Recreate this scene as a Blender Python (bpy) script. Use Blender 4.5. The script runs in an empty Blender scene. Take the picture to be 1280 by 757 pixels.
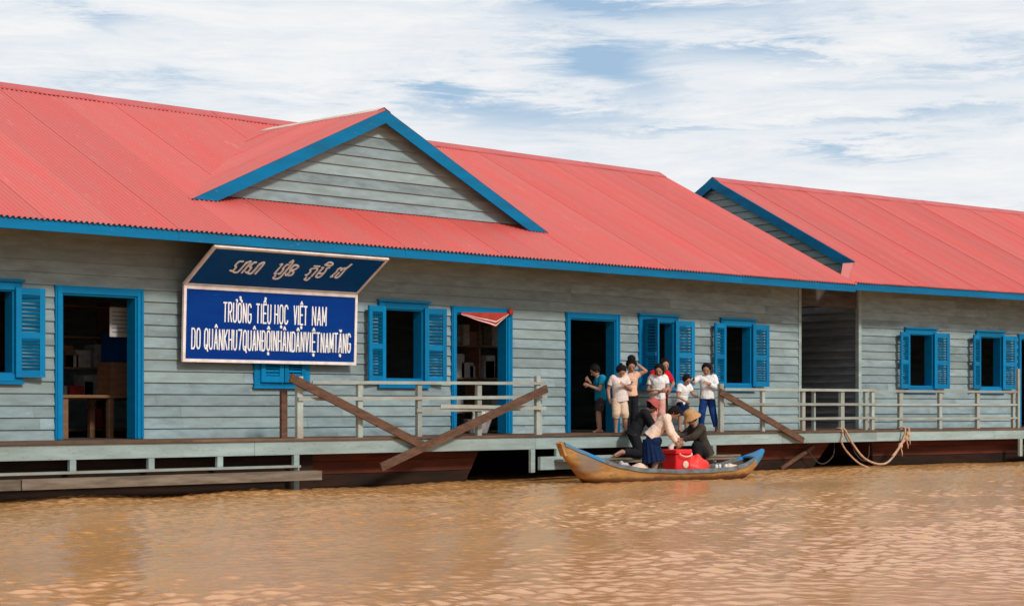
import bpy, bmesh, math, random
from mathutils import Vector, Matrix, Euler
random.seed(7)
R = math.radians
sc = bpy.context.scene
C = sc.collection

# ------------------------------------------------------------------ camera, sky, sun, exposure
cam_d = bpy.data.cameras.new('camera'); cam = bpy.data.objects.new('camera', cam_d); C.objects.link(cam)
cam.location = (0, -21.46, 1.15); cam.rotation_euler = (R(90), 0, R(45.41 - 90))
cam_d.sensor_width = 36; cam_d.lens = 64.69; cam_d.shift_y = 0.1016; cam_d.clip_end = 9000; cam_d.clip_start = 0.1
sc.camera = cam
SUN_EL, SUN_AZ = 35.0, -97.0          # azimuth of the sun measured from +X, counter-clockwise
SUN_STR, SUN_ANG = 3.0, 8.0
sd = bpy.data.lights.new('sun', 'SUN'); sd.energy = SUN_STR; sd.angle = R(SUN_ANG); sd.color = (1.0, 0.965, 0.92)
sun = bpy.data.objects.new('sun', sd); C.objects.link(sun)
sdir = Vector((math.cos(R(SUN_EL))*math.cos(R(SUN_AZ)), math.cos(R(SUN_EL))*math.sin(R(SUN_AZ)), math.sin(R(SUN_EL))))
sun.rotation_euler = sdir.to_track_quat('Z', 'Y').to_euler(); sun.location = (0, -10, 30)
sc.view_settings.view_transform = 'Standard'; sc.view_settings.look = 'None'
sc.view_settings.exposure = -0.16; sc.view_settings.gamma = 1.0; sc.view_settings.use_curve_mapping = False

def nd(nt, t, **kw):
    n = nt.nodes.new(t)
    for k, v in kw.items():
        if hasattr(n, k): setattr(n, k, v)
        else: n.inputs[k.replace('_', ' ')].default_value = v
    return n
def lk(nt, a, b): nt.links.new(a, b)
def math_n(nt, op, a, b=None, clamp=False):
    n = nt.nodes.new('ShaderNodeMath'); n.operation = op; n.use_clamp = clamp
    for i, v in enumerate((a, b)):
        if v is None: continue
        if isinstance(v, (int, float)): n.inputs[i].default_value = v
        else: lk(nt, v, n.inputs[i])
    return n.outputs[0]
def ramp(nt, fac, stops):
    n = nt.nodes.new('ShaderNodeValToRGB')
    while len(n.color_ramp.elements) > 1: n.color_ramp.elements.remove(n.color_ramp.elements[-1])
    for i, (p, c) in enumerate(stops):
        e = n.color_ramp.elements[0] if i == 0 else n.color_ramp.elements.new(p)
        e.position = p; e.color = c if len(c) == 4 else (*c, 1)
    lk(nt, fac, n.inputs[0]); return n.outputs[0]
def mixc(nt, fac, a, b, blend='MIX'):
    n = nt.nodes.new('ShaderNodeMix'); n.data_type = 'RGBA'; n.blend_type = blend
    for s, v in ((n.inputs[0], fac), (n.inputs[6], a), (n.inputs[7], b)):
        if isinstance(v, (int, float)): s.default_value = v
        elif isinstance(v, tuple): s.default_value = (*v[:3], 1)
        else: lk(nt, v, s)
    return n.outputs[2]

world = bpy.data.worlds.new('World'); sc.world = world; world.use_nodes = True
nt = world.node_tree; nt.nodes.clear()
out = nt.nodes.new('ShaderNodeOutputWorld')
sky = nt.nodes.new('ShaderNodeTexSky'); sky.sky_type = 'NISHITA'; sky.sun_disc = False
sky.sun_elevation = R(SUN_EL); sky.sun_rotation = R(90 - SUN_AZ); sky.dust_density = 1.5; sky.air_density = 1.0
bg = nt.nodes.new('ShaderNodeBackground'); bg.inputs[1].default_value = 0.10
lk(nt, sky.outputs[0], bg.inputs[0])
tc = nt.nodes.new('ShaderNodeTexCoord')
sep = nt.nodes.new('ShaderNodeSeparateXYZ'); lk(nt, tc.outputs['Generated'], sep.inputs[0])
az = math_n(nt, 'ARCTAN2', sep.outputs[1], sep.outputs[0])
comb = nt.nodes.new('ShaderNodeCombineXYZ')
lk(nt, math_n(nt, 'MULTIPLY', az, 5.0), comb.inputs[0])
lk(nt, math_n(nt, 'MULTIPLY', sep.outputs[2], 26.0), comb.inputs[1])
comb.inputs[2].default_value = 3.7
n1 = nd(nt, 'ShaderNodeTexNoise', Scale=1.1, Detail=9.0, Roughness=0.55, Distortion=0.35); lk(nt, comb.outputs[0], n1.inputs[0])
comb2 = nt.nodes.new('ShaderNodeCombineXYZ')
lk(nt, math_n(nt, 'MULTIPLY', az, 16.0), comb2.inputs[0]); lk(nt, math_n(nt, 'MULTIPLY', sep.outputs[2], 110.0), comb2.inputs[1])
n2 = nd(nt, 'ShaderNodeTexNoise', Scale=1.0, Detail=9.0, Roughness=0.72, Distortion=0.5); lk(nt, comb2.outputs[0], n2.inputs[0])
cover = math_n(nt, 'ADD', math_n(nt, 'MULTIPLY', n1.outputs[0], 1.0), math_n(nt, 'SUBTRACT', math_n(nt, 'MULTIPLY', n2.outputs[0], 0.62), .15))
# thin places in the cloud sheet: (u, v) of the sky written as azimuth / sine of elevation
wa = math_n(nt, 'ADD', az, math_n(nt, 'MULTIPLY', math_n(nt, 'SUBTRACT', n1.outputs[0], .5), .16)); wz = math_n(nt, 'ADD', sep.outputs[2], math_n(nt, 'ADD', math_n(nt, 'MULTIPLY', math_n(nt, 'SUBTRACT', n2.outputs[0], .5), .035), math_n(nt, 'MULTIPLY', math_n(nt, 'SUBTRACT', n1.outputs[0], .5), .05)))
def thin(u, v, su, sv, amt):
    a0 = R(45.41) - math.atan((u-640)/2300.0); z0 = math.sin(math.atan((508.5-v)/2300.0))
    du = math_n(nt, 'DIVIDE', math_n(nt, 'SUBTRACT', wa, a0), su/2300.0)
    dv = math_n(nt, 'DIVIDE', math_n(nt, 'SUBTRACT', wz, z0), sv/2300.0)
    q = math_n(nt, 'ADD', math_n(nt, 'MULTIPLY', du, du), math_n(nt, 'MULTIPLY', dv, dv))
    return math_n(nt, 'MULTIPLY', math_n(nt, 'EXPONENT', math_n(nt, 'MULTIPLY', q, -1.0)), amt)
for args in ((785, 92, 60, 24, .34), (650, 138, 180, 24, .34), (850, 10, 170, 20, .33), (1000, 78, 120, 9, .20), (1190, 105, 140, 22, .16),
             (740, 12, 60, 10, .2), (1060, 196, 90, 9, .30), (1120, 155, 150, 8, .22), (165, 50, 50, 10, .18), (560, 120, 60, 16, .2), (840, 158, 120, 7, .2), (290, 20, 200, 14, -.1), (250, 90, 220, 40, -.16), (950, 240, 500, 30, -.12)):
    cover = math_n(nt, 'SUBTRACT', cover, thin(*args))
fac = ramp(nt, cover, [(0.28, (0, 0, 0)), (0.44, (.38, .38, .38)), (0.60, (.86, .86, .86)), (0.76, (1, 1, 1))])
bgc = nt.nodes.new('ShaderNodeBackground'); bgc.inputs[1].default_value = 1.12
ccol = ramp(nt, n2.outputs[0], [(0.3, (0.79, 0.84, 0.89)), (0.62, (0.90, 0.91, 0.92))]); lk(nt, ccol, bgc.inputs[0])
veil = nt.nodes.new('ShaderNodeBackground'); veil.inputs[0].default_value = (0.44, 0.64, 0.87, 1); veil.inputs[1].default_value = 1.0
m0 = nt.nodes.new('ShaderNodeMixShader'); m0.inputs[0].default_value = 0.8
lk(nt, bg.outputs[0], m0.inputs[1]); lk(nt, veil.outputs[0], m0.inputs[2])
mx = nt.nodes.new('ShaderNodeMixShader'); lk(nt, fac, mx.inputs[0]); lk(nt, m0.outputs[0], mx.inputs[1]); lk(nt, bgc.outputs[0], mx.inputs[2])
lk(nt, mx.outputs[0], out.inputs[0])

# ------------------------------------------------------------------ materials
def material(name, col, worn=None, rough=0.7, scale=3.0, stretch=(1, 1, 1), wear=0.5, spec=0.3, bump=0.0, tone=0.0, worn2=None, metallic=0.0, speck=None, speck_t=0.64, speck_s=9, hue=None):
    m = bpy.data.materials.new(name); m.use_nodes = True; t = m.node_tree; b = t.nodes['Principled BSDF']
    b.inputs['Roughness'].default_value = rough; b.inputs['Specular IOR Level'].default_value = spec; b.inputs['Metallic'].default_value = metallic
    co = t.nodes.new('ShaderNodeTexCoord'); mp = t.nodes.new('ShaderNodeMapping'); mp.inputs['Scale'].default_value = stretch
    lk(t, co.outputs['Object'], mp.inputs[0])
    at = t.nodes.new('ShaderNodeAttribute'); at.attribute_name = 'tone'
    def noise(sc_, det, ro):
        q = t.nodes.new('ShaderNodeTexNoise'); q.noise_dimensions = '4D' if tone else '3D'
        q.inputs['Scale'].default_value = sc_; q.inputs['Detail'].default_value = det; q.inputs['Roughness'].default_value = ro
        if tone: lk(t, math_n(t, 'MULTIPLY', at.outputs['Fac'], 37.0), q.inputs['W'])
        lk(t, mp.outputs[0], q.inputs['Vector']); return q
    n = noise(scale, 8.0, .6)
    worn = worn or tuple(c*0.75 for c in col)
    f = ramp(t, n.outputs[0], [(max(0, 0.62 - wear*0.5), (0, 0, 0)), (min(1, 0.80 - wear*0.3), (1, 1, 1))])
    c = mixc(t, f, col, worn)
    if worn2:
        n3 = noise(scale*3.1, 6.0, .7)
        f3 = ramp(t, n3.outputs[0], [(0.60, (0, 0, 0)), (0.70, (1, 1, 1))]); c = mixc(t, f3, c, worn2)
    if speck:
        n4 = noise(scale*speck_s, 4.0, .65)
        f4 = ramp(t, n4.outputs[0], [(speck_t, (0, 0, 0)), (speck_t+.05, (1, 1, 1))]); c = mixc(t, f4, c, speck)
    if hue:
        wn = t.nodes.new('ShaderNodeTexWhiteNoise'); wn.noise_dimensions = '1D'; lk(t, math_n(t, 'MULTIPLY', at.outputs['Fac'], 91.0), wn.inputs['W'])
        c = mixc(t, math_n(t, 'MULTIPLY', wn.outputs['Value'], .45), c, hue)
    if tone:
        k = math_n(t, 'ADD', math_n(t, 'MULTIPLY', math_n(t, 'SUBTRACT', at.outputs['Fac'], 0.5), tone*2), 1.0)
        cc = t.nodes.new('ShaderNodeCombineXYZ')
        for i in range(3): lk(t, k, cc.inputs[i])
        c = mixc(t, 1.0, c, cc.outputs[0], 'MULTIPLY')
    lk(t, c, b.inputs['Base Color'])
    if bump:
        bp = t.nodes.new('ShaderNodeBump'); bp.inputs['Strength'].default_value = bump; bp.inputs['Distance'].default_value = 0.01
        lk(t, n.outputs[0], bp.inputs['Height']); lk(t, bp.outputs[0], b.inputs['Normal'])
    return m
M = {}
M['board'] = material('grey_green_clapboard', (0.262, 0.345, 0.36), (0.172, 0.215, 0.218), 0.75, 2.2, (1, 1, 4), 0.50, .2, .35, .16, (0.33, 0.42, 0.43), speck=(0.19, 0.16, 0.12), speck_t=.66, speck_s=5, hue=(.23, .275, .245))
M['board_shaded'] = material('clapboard_with_painted_shade', (0.20, 0.215, 0.225), (0.12, 0.13, 0.135), 0.9, 1.5, (1, 1, 6), 0.6, .08, .2, .2)  # darker wall boards: the shade of the passage is put into the colour
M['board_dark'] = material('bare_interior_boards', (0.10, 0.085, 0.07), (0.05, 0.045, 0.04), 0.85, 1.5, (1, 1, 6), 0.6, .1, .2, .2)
M['roof'] = material('red_painted_metal', (0.57, 0.082, 0.068), (0.50, 0.108, 0.092), 0.42, 1.0, (2.2, .5, .5), 0.60, .4, 0, .07, (0.56, 0.15, 0.13), speck=(0.40, 0.13, 0.07), speck_t=.69, speck_s=4)
M['cap'] = material('ridge_metal', (0.42, 0.05, 0.05), (0.46, .08, .07), 0.45, 2, (1, 1, 1), 0.5, .4)
M['whitecap'] = material('faded_ridge_strip', (0.66, 0.50, 0.42), (0.55, .34, .28), 0.7, 4, (1, 1, 1), 0.5, .3)
M['blue'] = material('blue_gloss_paint', (0.0, 0.145, 0.325), (0.0, 0.17, 0.34), 0.55, 3, (1, 1, 3), 0.5, .12, .1, .2, (0.0, .11, .24), speck=(.06, .17, .24), speck_t=.67, speck_s=6)
M['fascia'] = material('blue_fascia_paint', (0.0, 0.145, 0.31), (0.005, 0.10, 0.20), 0.6, 1.6, (.5, 1, 3), 0.40, .12, .1, .12, (0.03, .15, .24), speck=(.10, .17, .22), speck_t=.66, speck_s=9)
M['deckedge'] = material('grey_green_deck_beam', (0.32, 0.405, 0.38), (0.22, 0.27, 0.25), 0.75, 2.0, (.6, 1, 4), 0.6, .2, .25, .12, (0.26, 0.27, 0.23), speck=(.19, .13, .085), speck_t=.61, speck_s=11)
M['deck'] = material('brown_deck_planks', (0.17, 0.095, 0.06), (0.10, 0.06, 0.04), 0.8, 3, (1, 5, 1), 0.6, .15, .3, .2)
M['rail'] = material('weathered_rail_paint', (0.32, 0.38, 0.35), (0.27, 0.24, 0.19), 0.8, 3.0, (.7, 1, 1), 0.5, .2, .3, .2)
M['plank'] = material('dark_brown_plank', (0.15, 0.075, 0.045), (0.08, 0.045, 0.03), 0.8, 3, (2, 2, 6), 0.6, .15, .4, .1)
M['oldbeam'] = material('weathered_beam', (0.22, 0.175, 0.13), (0.11, 0.085, 0.06), 0.85, 3.5, (.6, 1, 5), 0.65, .12, .6, .2, (0.20, 0.10, 0.055), speck=(.33, .24, .16))
M['hull'] = material('red_brown_hull_paint', (0.18, 0.045, 0.024), (0.075, 0.024, 0.015), 0.8, 1.5, (.6, 1, 3), 0.75, .08, .3, .15)
M['slime_and_shade'] = material('waterline_growth_and_shade', (0.035, 0.017, 0.011), (0.018, 0.012, 0.009), 0.85, 3, (.6, 1, 3), 0.6, .08)  # growth on the hull rows, painted shade on the left sheet
M['black'] = material('black_wood', (0.018, 0.014, 0.012), (0.03, .02, .015), 0.8, 2)
M['signblue'] = material('royal_blue_sign_paint', (0.0, 0.026, 0.19), (0.0, 0.036, 0.20), 0.6, 1.8, (.6, 1, 3), 0.5, .08, .05, 0, (0.0, 0.07, 0.20))
M['hoodblue'] = material('navy_hood_paint', (0.0, 0.068, 0.27), (0.0, 0.05, 0.20), 0.6, 1.5, (.6, 1, 1), 0.5, .1)
M['signwhite'] = material('off_white_trim_paint', (0.80, 0.72, 0.67), (0.62, .52, .45), 0.6, 6, (1, 1, 1), 0.4, .3, .1)
M['letter'] = material('white_letter_paint', (0.84, 0.82, 0.78), (0.68, .66, .62), 0.6, 8, (1, 1, 1), 0.4, .3)
M['letter_bright'] = material('letter_paint_with_bounce_light', (0.92, 0.91, 0.89), (0.82, .8, .78), 0.6, 8, (1, 1, 1), 0.4, .3)  # whiter copy: light bounced up under the hood is put into the colour
M['canoe'] = material('ochre_boat_paint', (0.50, 0.275, 0.095), (0.30, 0.15, 0.05), 0.75, 3.2, (.8, 1, 3), 0.65, .12, .5, 0, (0.15, 0.08, 0.04), speck=(.5, .33, .17))
M['canoegrey'] = material('blue_grey_gunwale_paint', (0.16, 0.21, 0.23), (0.10, 0.085, 0.07), 0.7, 5, (1, 1, 2), 0.5, .2, .3)
M['canoeblue'] = material('worn_sky_blue_paint', (0.015, 0.22, 0.50), (0.12, 0.17, 0.20), 0.6, 5, (1, 1, 1), 0.42, .3, .2)
M['canoein'] = material('wet_boat_boards', (0.09, 0.055, 0.035), (0.05, .03, .02), 0.7, 4, (1, 3, 1), .6, .3)
M['rope'] = material('pale_rope', (0.55, 0.36, 0.24), (0.34, .21, .13), 0.9, 30, (1, 1, 1), .5, .1, .6)
M['darkrope'] = material('dark_wet_rope', (0.05, 0.04, 0.035), None, 0.9, 20)
M['rubber'] = material('black_rubber', (0.015, 0.015, 0.015), None, 0.7, 20)
M['red'] = material('red_plastic', (0.72, 0.012, 0.018), (0.60, .01, .014), 0.35, 3, (1, 1, 1), .5, .45)
M['redcloth'] = material('orange_red_sheet', (0.80, 0.035, 0.025), (0.66, .03, .02), 0.5, 6, (1, 1, 1), .5, .4)
M['white'] = material('white_plastic', (0.75, 0.72, 0.68), (0.6, .56, .5), 0.5, 8)
M['greyplastic'] = material('grey_plastic', (0.28, 0.26, 0.25), (0.45, .42, .4), 0.5, 12)
M['cream'] = material('cream_cotton', (0.72, 0.50, 0.36), (0.66, .48, .36), 0.9, 8, (1, 1, 1), .5, .1, .2)
M['paper'] = material('notice_paper', (0.42, 0.40, 0.37), (0.33, .31, .29), 0.8, 4)
M['ink'] = material('grey_print', (0.16, 0.17, 0.2), None, 0.8, 4)
M['brownwood'] = material('brown_furniture_wood', (0.24, 0.12, 0.06), (0.16, .08, .04), 0.5, 3, (1, 1, 5), .6, .3)
M['valance'] = material('dark_red_cloth', (0.42, 0.045, 0.03), (0.30, .03, .02), 0.9, 6)
M['straw'] = material('straw_weave', (0.36, 0.20, 0.10), (0.52, .27, .09), 0.85, 25, (1, 1, 1), .5, .15, .5)
def cloth(name, col, v=0.8, **k): return material(name, col, tuple(c*v for c in col), 0.9, k.pop('scale', 9), (1, 1, 1), .5, .08, .25, **k)
M['skin'] = material('brown_skin', (0.38, 0.20, 0.13), (0.32, .165, .105), 0.55, 10, (1, 1, 1), .5, .3)
M['skin2'] = material('tanned_skin', (0.36, 0.18, 0.115), (0.31, .15, .095), 0.55, 10, (1, 1, 1), .5, .3)
M['hair'] = material('black_hair', (0.008, 0.006, 0.006), (0.014, .010, .009), 0.75, 40, (1, 1, 1), .5, .08, .4)
M['eye'] = material('dark_eye', (0.012, 0.008, 0.006), None, 0.3, 10)
M['lip'] = material('lip', (0.24, 0.07, 0.05), None, 0.5, 10)

# ------------------------------------------------------------------ mesh helpers
class MB:
    def __init__(s): s.v = []; s.f = []; s.t = []; s.tone = 0.5; s.mi = []; s.m = 0
    def add(s, vs, fs):
        o = len(s.v); s.v += [tuple(v) for v in vs]
        for f in fs: s.f.append(tuple(i+o for i in f)); s.t.append(s.tone); s.mi.append(s.m)
    def rt(s): s.tone = random.random(); return s
    def box(s, x0, x1, y0, y1, z0, z1):
        s.add([(x0,y0,z0),(x1,y0,z0),(x1,y1,z0),(x0,y1,z0),(x0,y0,z1),(x1,y0,z1),(x1,y1,z1),(x0,y1,z1)],
              [(0,3,2,1),(4,5,6,7),(0,1,5,4),(1,2,6,5),(2,3,7,6),(3,0,4,7)]); return s
    def obox(s, c, X, Y, Z, a, b, h):       # oriented box: centre, three unit axes, half sizes
        c = Vector(c); X = Vector(X)*a; Y = Vector(Y)*b; Z = Vector(Z)*h
        s.add([c-X-Y-Z, c+X-Y-Z, c+X+Y-Z, c-X+Y-Z, c-X-Y+Z, c+X-Y+Z, c+X+Y+Z, c-X+Y+Z],
              [(0,3,2,1),(4,5,6,7),(0,1,5,4),(1,2,6,5),(2,3,7,6),(3,0,4,7)]); return s
    def beam(s, a, b, w, t, nrm=(0, -1, 0)):   # plank from a to b, width w across, thickness t along nrm
        a = Vector(a); b = Vector(b); X = (b-a).normalized(); N = Vector(nrm); N = (N - X*N.dot(X)).normalized(); W = X.cross(N)
        return s.obox((a+b)/2, X, N, W, (b-a).length/2, t/2, w/2)
    def quad(s, *p): s.add(p, [tuple(range(len(p)))]); return s
    def tube(s, pts, r, n=8, cap=True):
        pts = [Vector(p) for p in pts]; rings = []
        for i, p in enumerate(pts):
            d = (pts[min(i+1, len(pts)-1)] - pts[max(i-1, 0)]).normalized()
            u = d.cross(Vector((0.13, 0.2, 1))).normalized(); w = d.cross(u)
            rr = r[i] if isinstance(r, (list, tuple)) else r
            rings.append([p + (u*math.cos(2*math.pi*k/n) + w*math.sin(2*math.pi*k/n))*rr for k in range(n)])
        vs = [v for q in rings for v in q]; fs = []
        for i in range(len(pts)-1):
            for k in range(n): fs.append((i*n+k, i*n+(k+1) % n, (i+1)*n+(k+1) % n, (i+1)*n+k))
        if cap: fs += [tuple(range(n))[::-1], tuple((len(pts)-1)*n+k for k in range(n))]
        s.add(vs, fs); return s
    def cone(s, a, b, ra, rb, n=14, side=None, flat=1.0, pleat=0, pn=12):     # closed elliptical frustum
        a = Vector(a); b = Vector(b); d = (b-a).normalized()
        sd = Vector(side) if side is not None else d.cross(Vector((0.3, 0.9, 0.1)))
        sd = (sd - d*sd.dot(d)).normalized(); fw = d.cross(sd)
        vs = []
        for p, r, pl in ((a, ra, pleat*.2), (b, rb, pleat)):
            for k in range(n):
                th = 2*math.pi*k/n; q = r*(1 + pl*math.cos(pn*th))
                vs.append(p + sd*math.cos(th)*q + fw*math.sin(th)*q*flat)
        fs = [(k, (k+1) % n, n+(k+1) % n, n+k) for k in range(n)] + [tuple(range(n))[::-1], tuple(range(n, 2*n))]
        s.add(vs, fs); return s
    def ell(s, c, rx, ry, rz, X=(1, 0, 0), Z=(0, 0, 1), n=14, m=9):
        c = Vector(c); X = Vector(X).normalized(); Z = Vector(Z); Z = (Z - X*Z.dot(X)).normalized(); Y = Z.cross(X)
        vs = [c + Z*rz]
        for i in range(1, m):
            ph = math.pi*i/m
            for k in range(n):
                th = 2*math.pi*k/n
                vs.append(c + X*rx*math.sin(ph)*math.cos(th) + Y*ry*math.sin(ph)*math.sin(th) + Z*rz*math.cos(ph))
        vs.append(c - Z*rz); L = len(vs)-1; fs = [(0, 1+k, 1+(k+1) % n) for k in range(n)]
        for i in range(m-2):
            for k in range(n): fs.append((1+i*n+k, 1+(i+1)*n+k, 1+(i+1)*n+(k+1) % n, 1+i*n+(k+1) % n))
        fs += [(L, L-n+(k+1) % n, L-n+k) for k in range(n)]
        s.add(vs, fs); return s
    def rc(s, a, b, ra, rb):                  # round cone
        s.cone(a, b, ra, rb, 12); s.ell(a, ra, ra, ra, n=12, m=8); s.ell(b, rb, rb, rb, n=12, m=8); return s
    def mesh(s, name, mats, smooth=False, root=None):
        me = bpy.data.meshes.new(name); vs = s.v
        if root is not None:
            mi = root_inv(root); vs = [tuple(mi @ Vector(v)) for v in vs]
        me.from_pydata(vs, [], s.f); me.update()
        mats = mats if isinstance(mats, (list, tuple)) else [mats]
        for m in mats: me.materials.append(m)
        at = me.attributes.new('tone', 'FLOAT', 'FACE'); at.data.foreach_set('value', s.t)
        me.polygons.foreach_set('material_index', s.mi)
        if smooth: me.polygons.foreach_set('use_smooth', [True]*len(me.polygons))
        return me
    def build(s, name, mats, parent=None, smooth=False, local=False, recalc=False):
        r = None if (parent is None or local) else top_of(parent)
        me = s.mesh(name, mats, smooth, r)
        if recalc:
            bm = bmesh.new(); bm.from_mesh(me); bmesh.ops.recalc_face_normals(bm, faces=bm.faces); bm.to_mesh(me); bm.free()
        o = bpy.data.objects.new(name, me); C.objects.link(o)
        if parent is not None: o.parent = parent
        return o
def top_of(o):
    while o.parent is not None: o = o.parent
    return o
def root_inv(o): return (Matrix.Translation(o.location) @ o.rotation_euler.to_matrix().to_4x4()).inverted()
def tag(o, label, cat, group=None, kind=None):
    if label: o['label'] = label
    if cat: o['category'] = cat
    if group: o['group'] = group
    if kind: o['kind'] = kind
    return o
def thing(name, label, cat, loc=(0, 0, 0), rz=0, group=None):
    o = bpy.data.objects.new(name, None); o.empty_display_size = 0.2; C.objects.link(o); o.location = loc; o.rotation_euler = (0, 0, rz)
    return tag(o, label, cat, group)
def solo(name, mb, mats, label, cat, loc, group=None, smooth=False, kind=None):   # a top-level thing of one mesh, origin at its base
    o = bpy.data.objects.new(name, None); o.location = loc
    me = mb.mesh(name, mats, smooth, o); bpy.data.objects.remove(o)
    q = bpy.data.objects.new(name, me); C.objects.link(q); q.location = loc
    return tag(q, label, cat, group, kind)
def remesh(mb, name, mat, voxel, parent=None, smooth_it=4):
    me = mb.mesh(name + '_raw', mat, True, top_of(parent) if parent is not None else None)
    o = bpy.data.objects.new(name, me); C.objects.link(o)
    r = o.modifiers.new('r', 'REMESH'); r.mode = 'VOXEL'; r.voxel_size = voxel; r.use_smooth_shade = True
    if smooth_it:
        sm = o.modifiers.new('s', 'SMOOTH'); sm.factor = 0.5; sm.iterations = smooth_it
    dg = bpy.context.evaluated_depsgraph_get(); dg.update()
    me2 = bpy.data.meshes.new_from_object(o.evaluated_get(dg)); me2.name = name
    o.modifiers.clear(); o.data = me2; bpy.data.meshes.remove(me)
    if not me2.materials: me2.materials.append(mat)
    me2.polygons.foreach_set('use_smooth', [True]*len(me2.polygons))
    if parent is not None: o.parent = parent
    return o

# ------------------------------------------------------------------ clapboard wall, corrugated sheets
def clap(mb, F, z0, z1, pitch, openings, xl, xr, joint=3.2, depth=0.09):
    """F(a, n, z) -> point: a along wall, n out from wall. openings: (a0, a1, z0, z1)."""
    z = z0
    while z < z1 - 1e-4:
        zt = min(z + pitch, z1)
        cuts = sorted({z, zt} | {q for o in openings for q in (o[2], o[3]) if z < q < zt})
        A, B = xl((z+zt)/2), xr((z+zt)/2)
        js = []; a = A + random.uniform(.8, joint)
        while a < B - .4: js.append(a); a += random.uniform(joint*.6, joint*1.3)
        js = [A] + js + [B]; tones = [random.random() for _ in js]
        for c0, c1 in zip(cuts[:-1], cuts[1:]):
            zm = (c0+c1)/2
            n0 = 0.032 - 0.026*(c0-z)/pitch; n1 = 0.032 - 0.026*(c1-z)/pitch
            blocks = [(o[0], o[1]) for o in openings if o[2] <= zm <= o[3]]
            for k in range(len(js)-1):
                segs = [(js[k], js[k+1] - (0.003 if k < len(js)-2 else 0))]
                for b0, b1 in blocks:
                    ns = []
                    for s0, s1 in segs:
                        if b1 <= s0 or b0 >= s1: ns.append((s0, s1)); continue
                        if b0 > s0: ns.append((s0, b0))
                        if b1 < s1: ns.append((b1, s1))
                    segs = ns
                mb.tone = tones[k]
                for s0, s1 in segs:
                    e0, e1 = (xl(c0) if (k == 0 and s0 == js[0]) else s0), (xr(c0) if (k == len(js)-2 and s1 == js[-1]) else s1)
                    t0, t1 = (xl(c1) if (k == 0 and s0 == js[0]) else s0), (xr(c1) if (k == len(js)-2 and s1 == js[-1]) else s1)
                    if e1 - e0 < .002: continue
                    mb.quad(F(e0, n0, c0), F(e1, n0, c0), F(t1, n1, c1), F(t0, n1, c1))
                    mb.quad(F(e0, -depth, c0), F(t0, -depth, c1), F(t1, -depth, c1), F(e1, -depth, c0))
                    if c0 == z: mb.quad(F(e0, -.002, c0), F(e1, -.002, c0), F(e1, n0, c0), F(e0, n0, c0))
        z = zt
def corr(mb, O, U, V, u0, u1, v0, v1, sheet=1.0, pitch=0.080, amp=0.015, rows=5, phase=0.0):
    """corrugated sheeting: across U, along V; v0, v1 are functions of u"""
    O, U, V = Vector(O), Vector(U), Vector(V); N = U.cross(V).normalized()
    if N.z < 0: N = -N
    du = pitch/6.0; u = u0
    while u < u1 - 1e-6:
        ue = min(u + sheet, u1); n = max(2, int(round((ue-u)/du))); mb.tone = random.random()
        vs = []; fs = []
        lap = 0.03 if ue < u1 - 1e-6 else 0
        for i in range(n+1):
            uu = u + (ue-u+lap)*i/n; uu = min(uu, u1)
            h = amp*math.sin(2*math.pi*(uu+phase)/pitch) + 0.0055*(1-(uu-u)/sheet)
            a, b = v0(uu), v1(uu)
            if b < a: b = a
            for r in range(rows+1): vs.append(O + U*uu + V*(a + (b-a)*r/rows) + N*(h + .0015*math.sin(uu*3.1+r*1.7)))
        for i in range(n):
            for r in range(rows):
                k = i*(rows+1)+r; fs.append((k, k+rows+1, k+rows+2, k+1))
        mb.add(vs, fs)
        if u > u0: mb.add(vs[:rows+1] + [q - N*.0062 for q in vs[:rows+1]], [(r, r+1, rows+2+r, rows+1+r) for r in range(rows)])
        u = ue

# ------------------------------------------------------------------ window, door, shutters (coordinates of the house they belong to)
def leaf(hx, hy, z0, z1, w, ang, sgn):
    """louvred shutter leaf hinged at hx; ang 0 = closed, 180 = flat open; sgn +1 when the closed leaf lies to +x of its hinge"""
    mb = MB(); a = R(ang); D = Vector((sgn*math.cos(a), -math.sin(a), 0)); N = Vector((-math.sin(a)*sgn, -math.cos(a), 0)); Z = Vector((0, 0, 1))
    H = Vector((hx, hy, 0)); t = .016
    def bx(a0, a1, q0, q1, th=t): mb.rt().obox(H + D*((a0+a1)/2) + Z*((q0+q1)/2), D, N, Z, (a1-a0)/2, th, (q1-q0)/2)
    st = .075
    bx(0, st, z0, z1); bx(w-st, w, z0, z1)
    zm = z0 + (z1-z0)*.47
    for q0, q1 in ((z0, z0+.09), (zm-.04, zm+.04), (z1-.09, z1)): bx(st, w-st, q0, q1, t-.002)
    for q0, q1 in ((z0+.09, zm-.04), (zm+.04, z1-.09)):
        n = 9
        for i in range(n):
            zc = q0 + (q1-q0)*(i+.5)/n; pit = (q1-q0)/n
            L1 = (N*.62 - Z*.78).normalized(); mb.rt().obox(H + D*(w/2) + Z*zc, D, L1, L1.cross(D), (w-2*st)/2 + .004, pit*.40, .0035)
    mb.tone = .0; mb.obox(H + D*(w-.035) + Z*zm + N*.03, D, N, Z, .006, .015, .035)
    return mb
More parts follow.
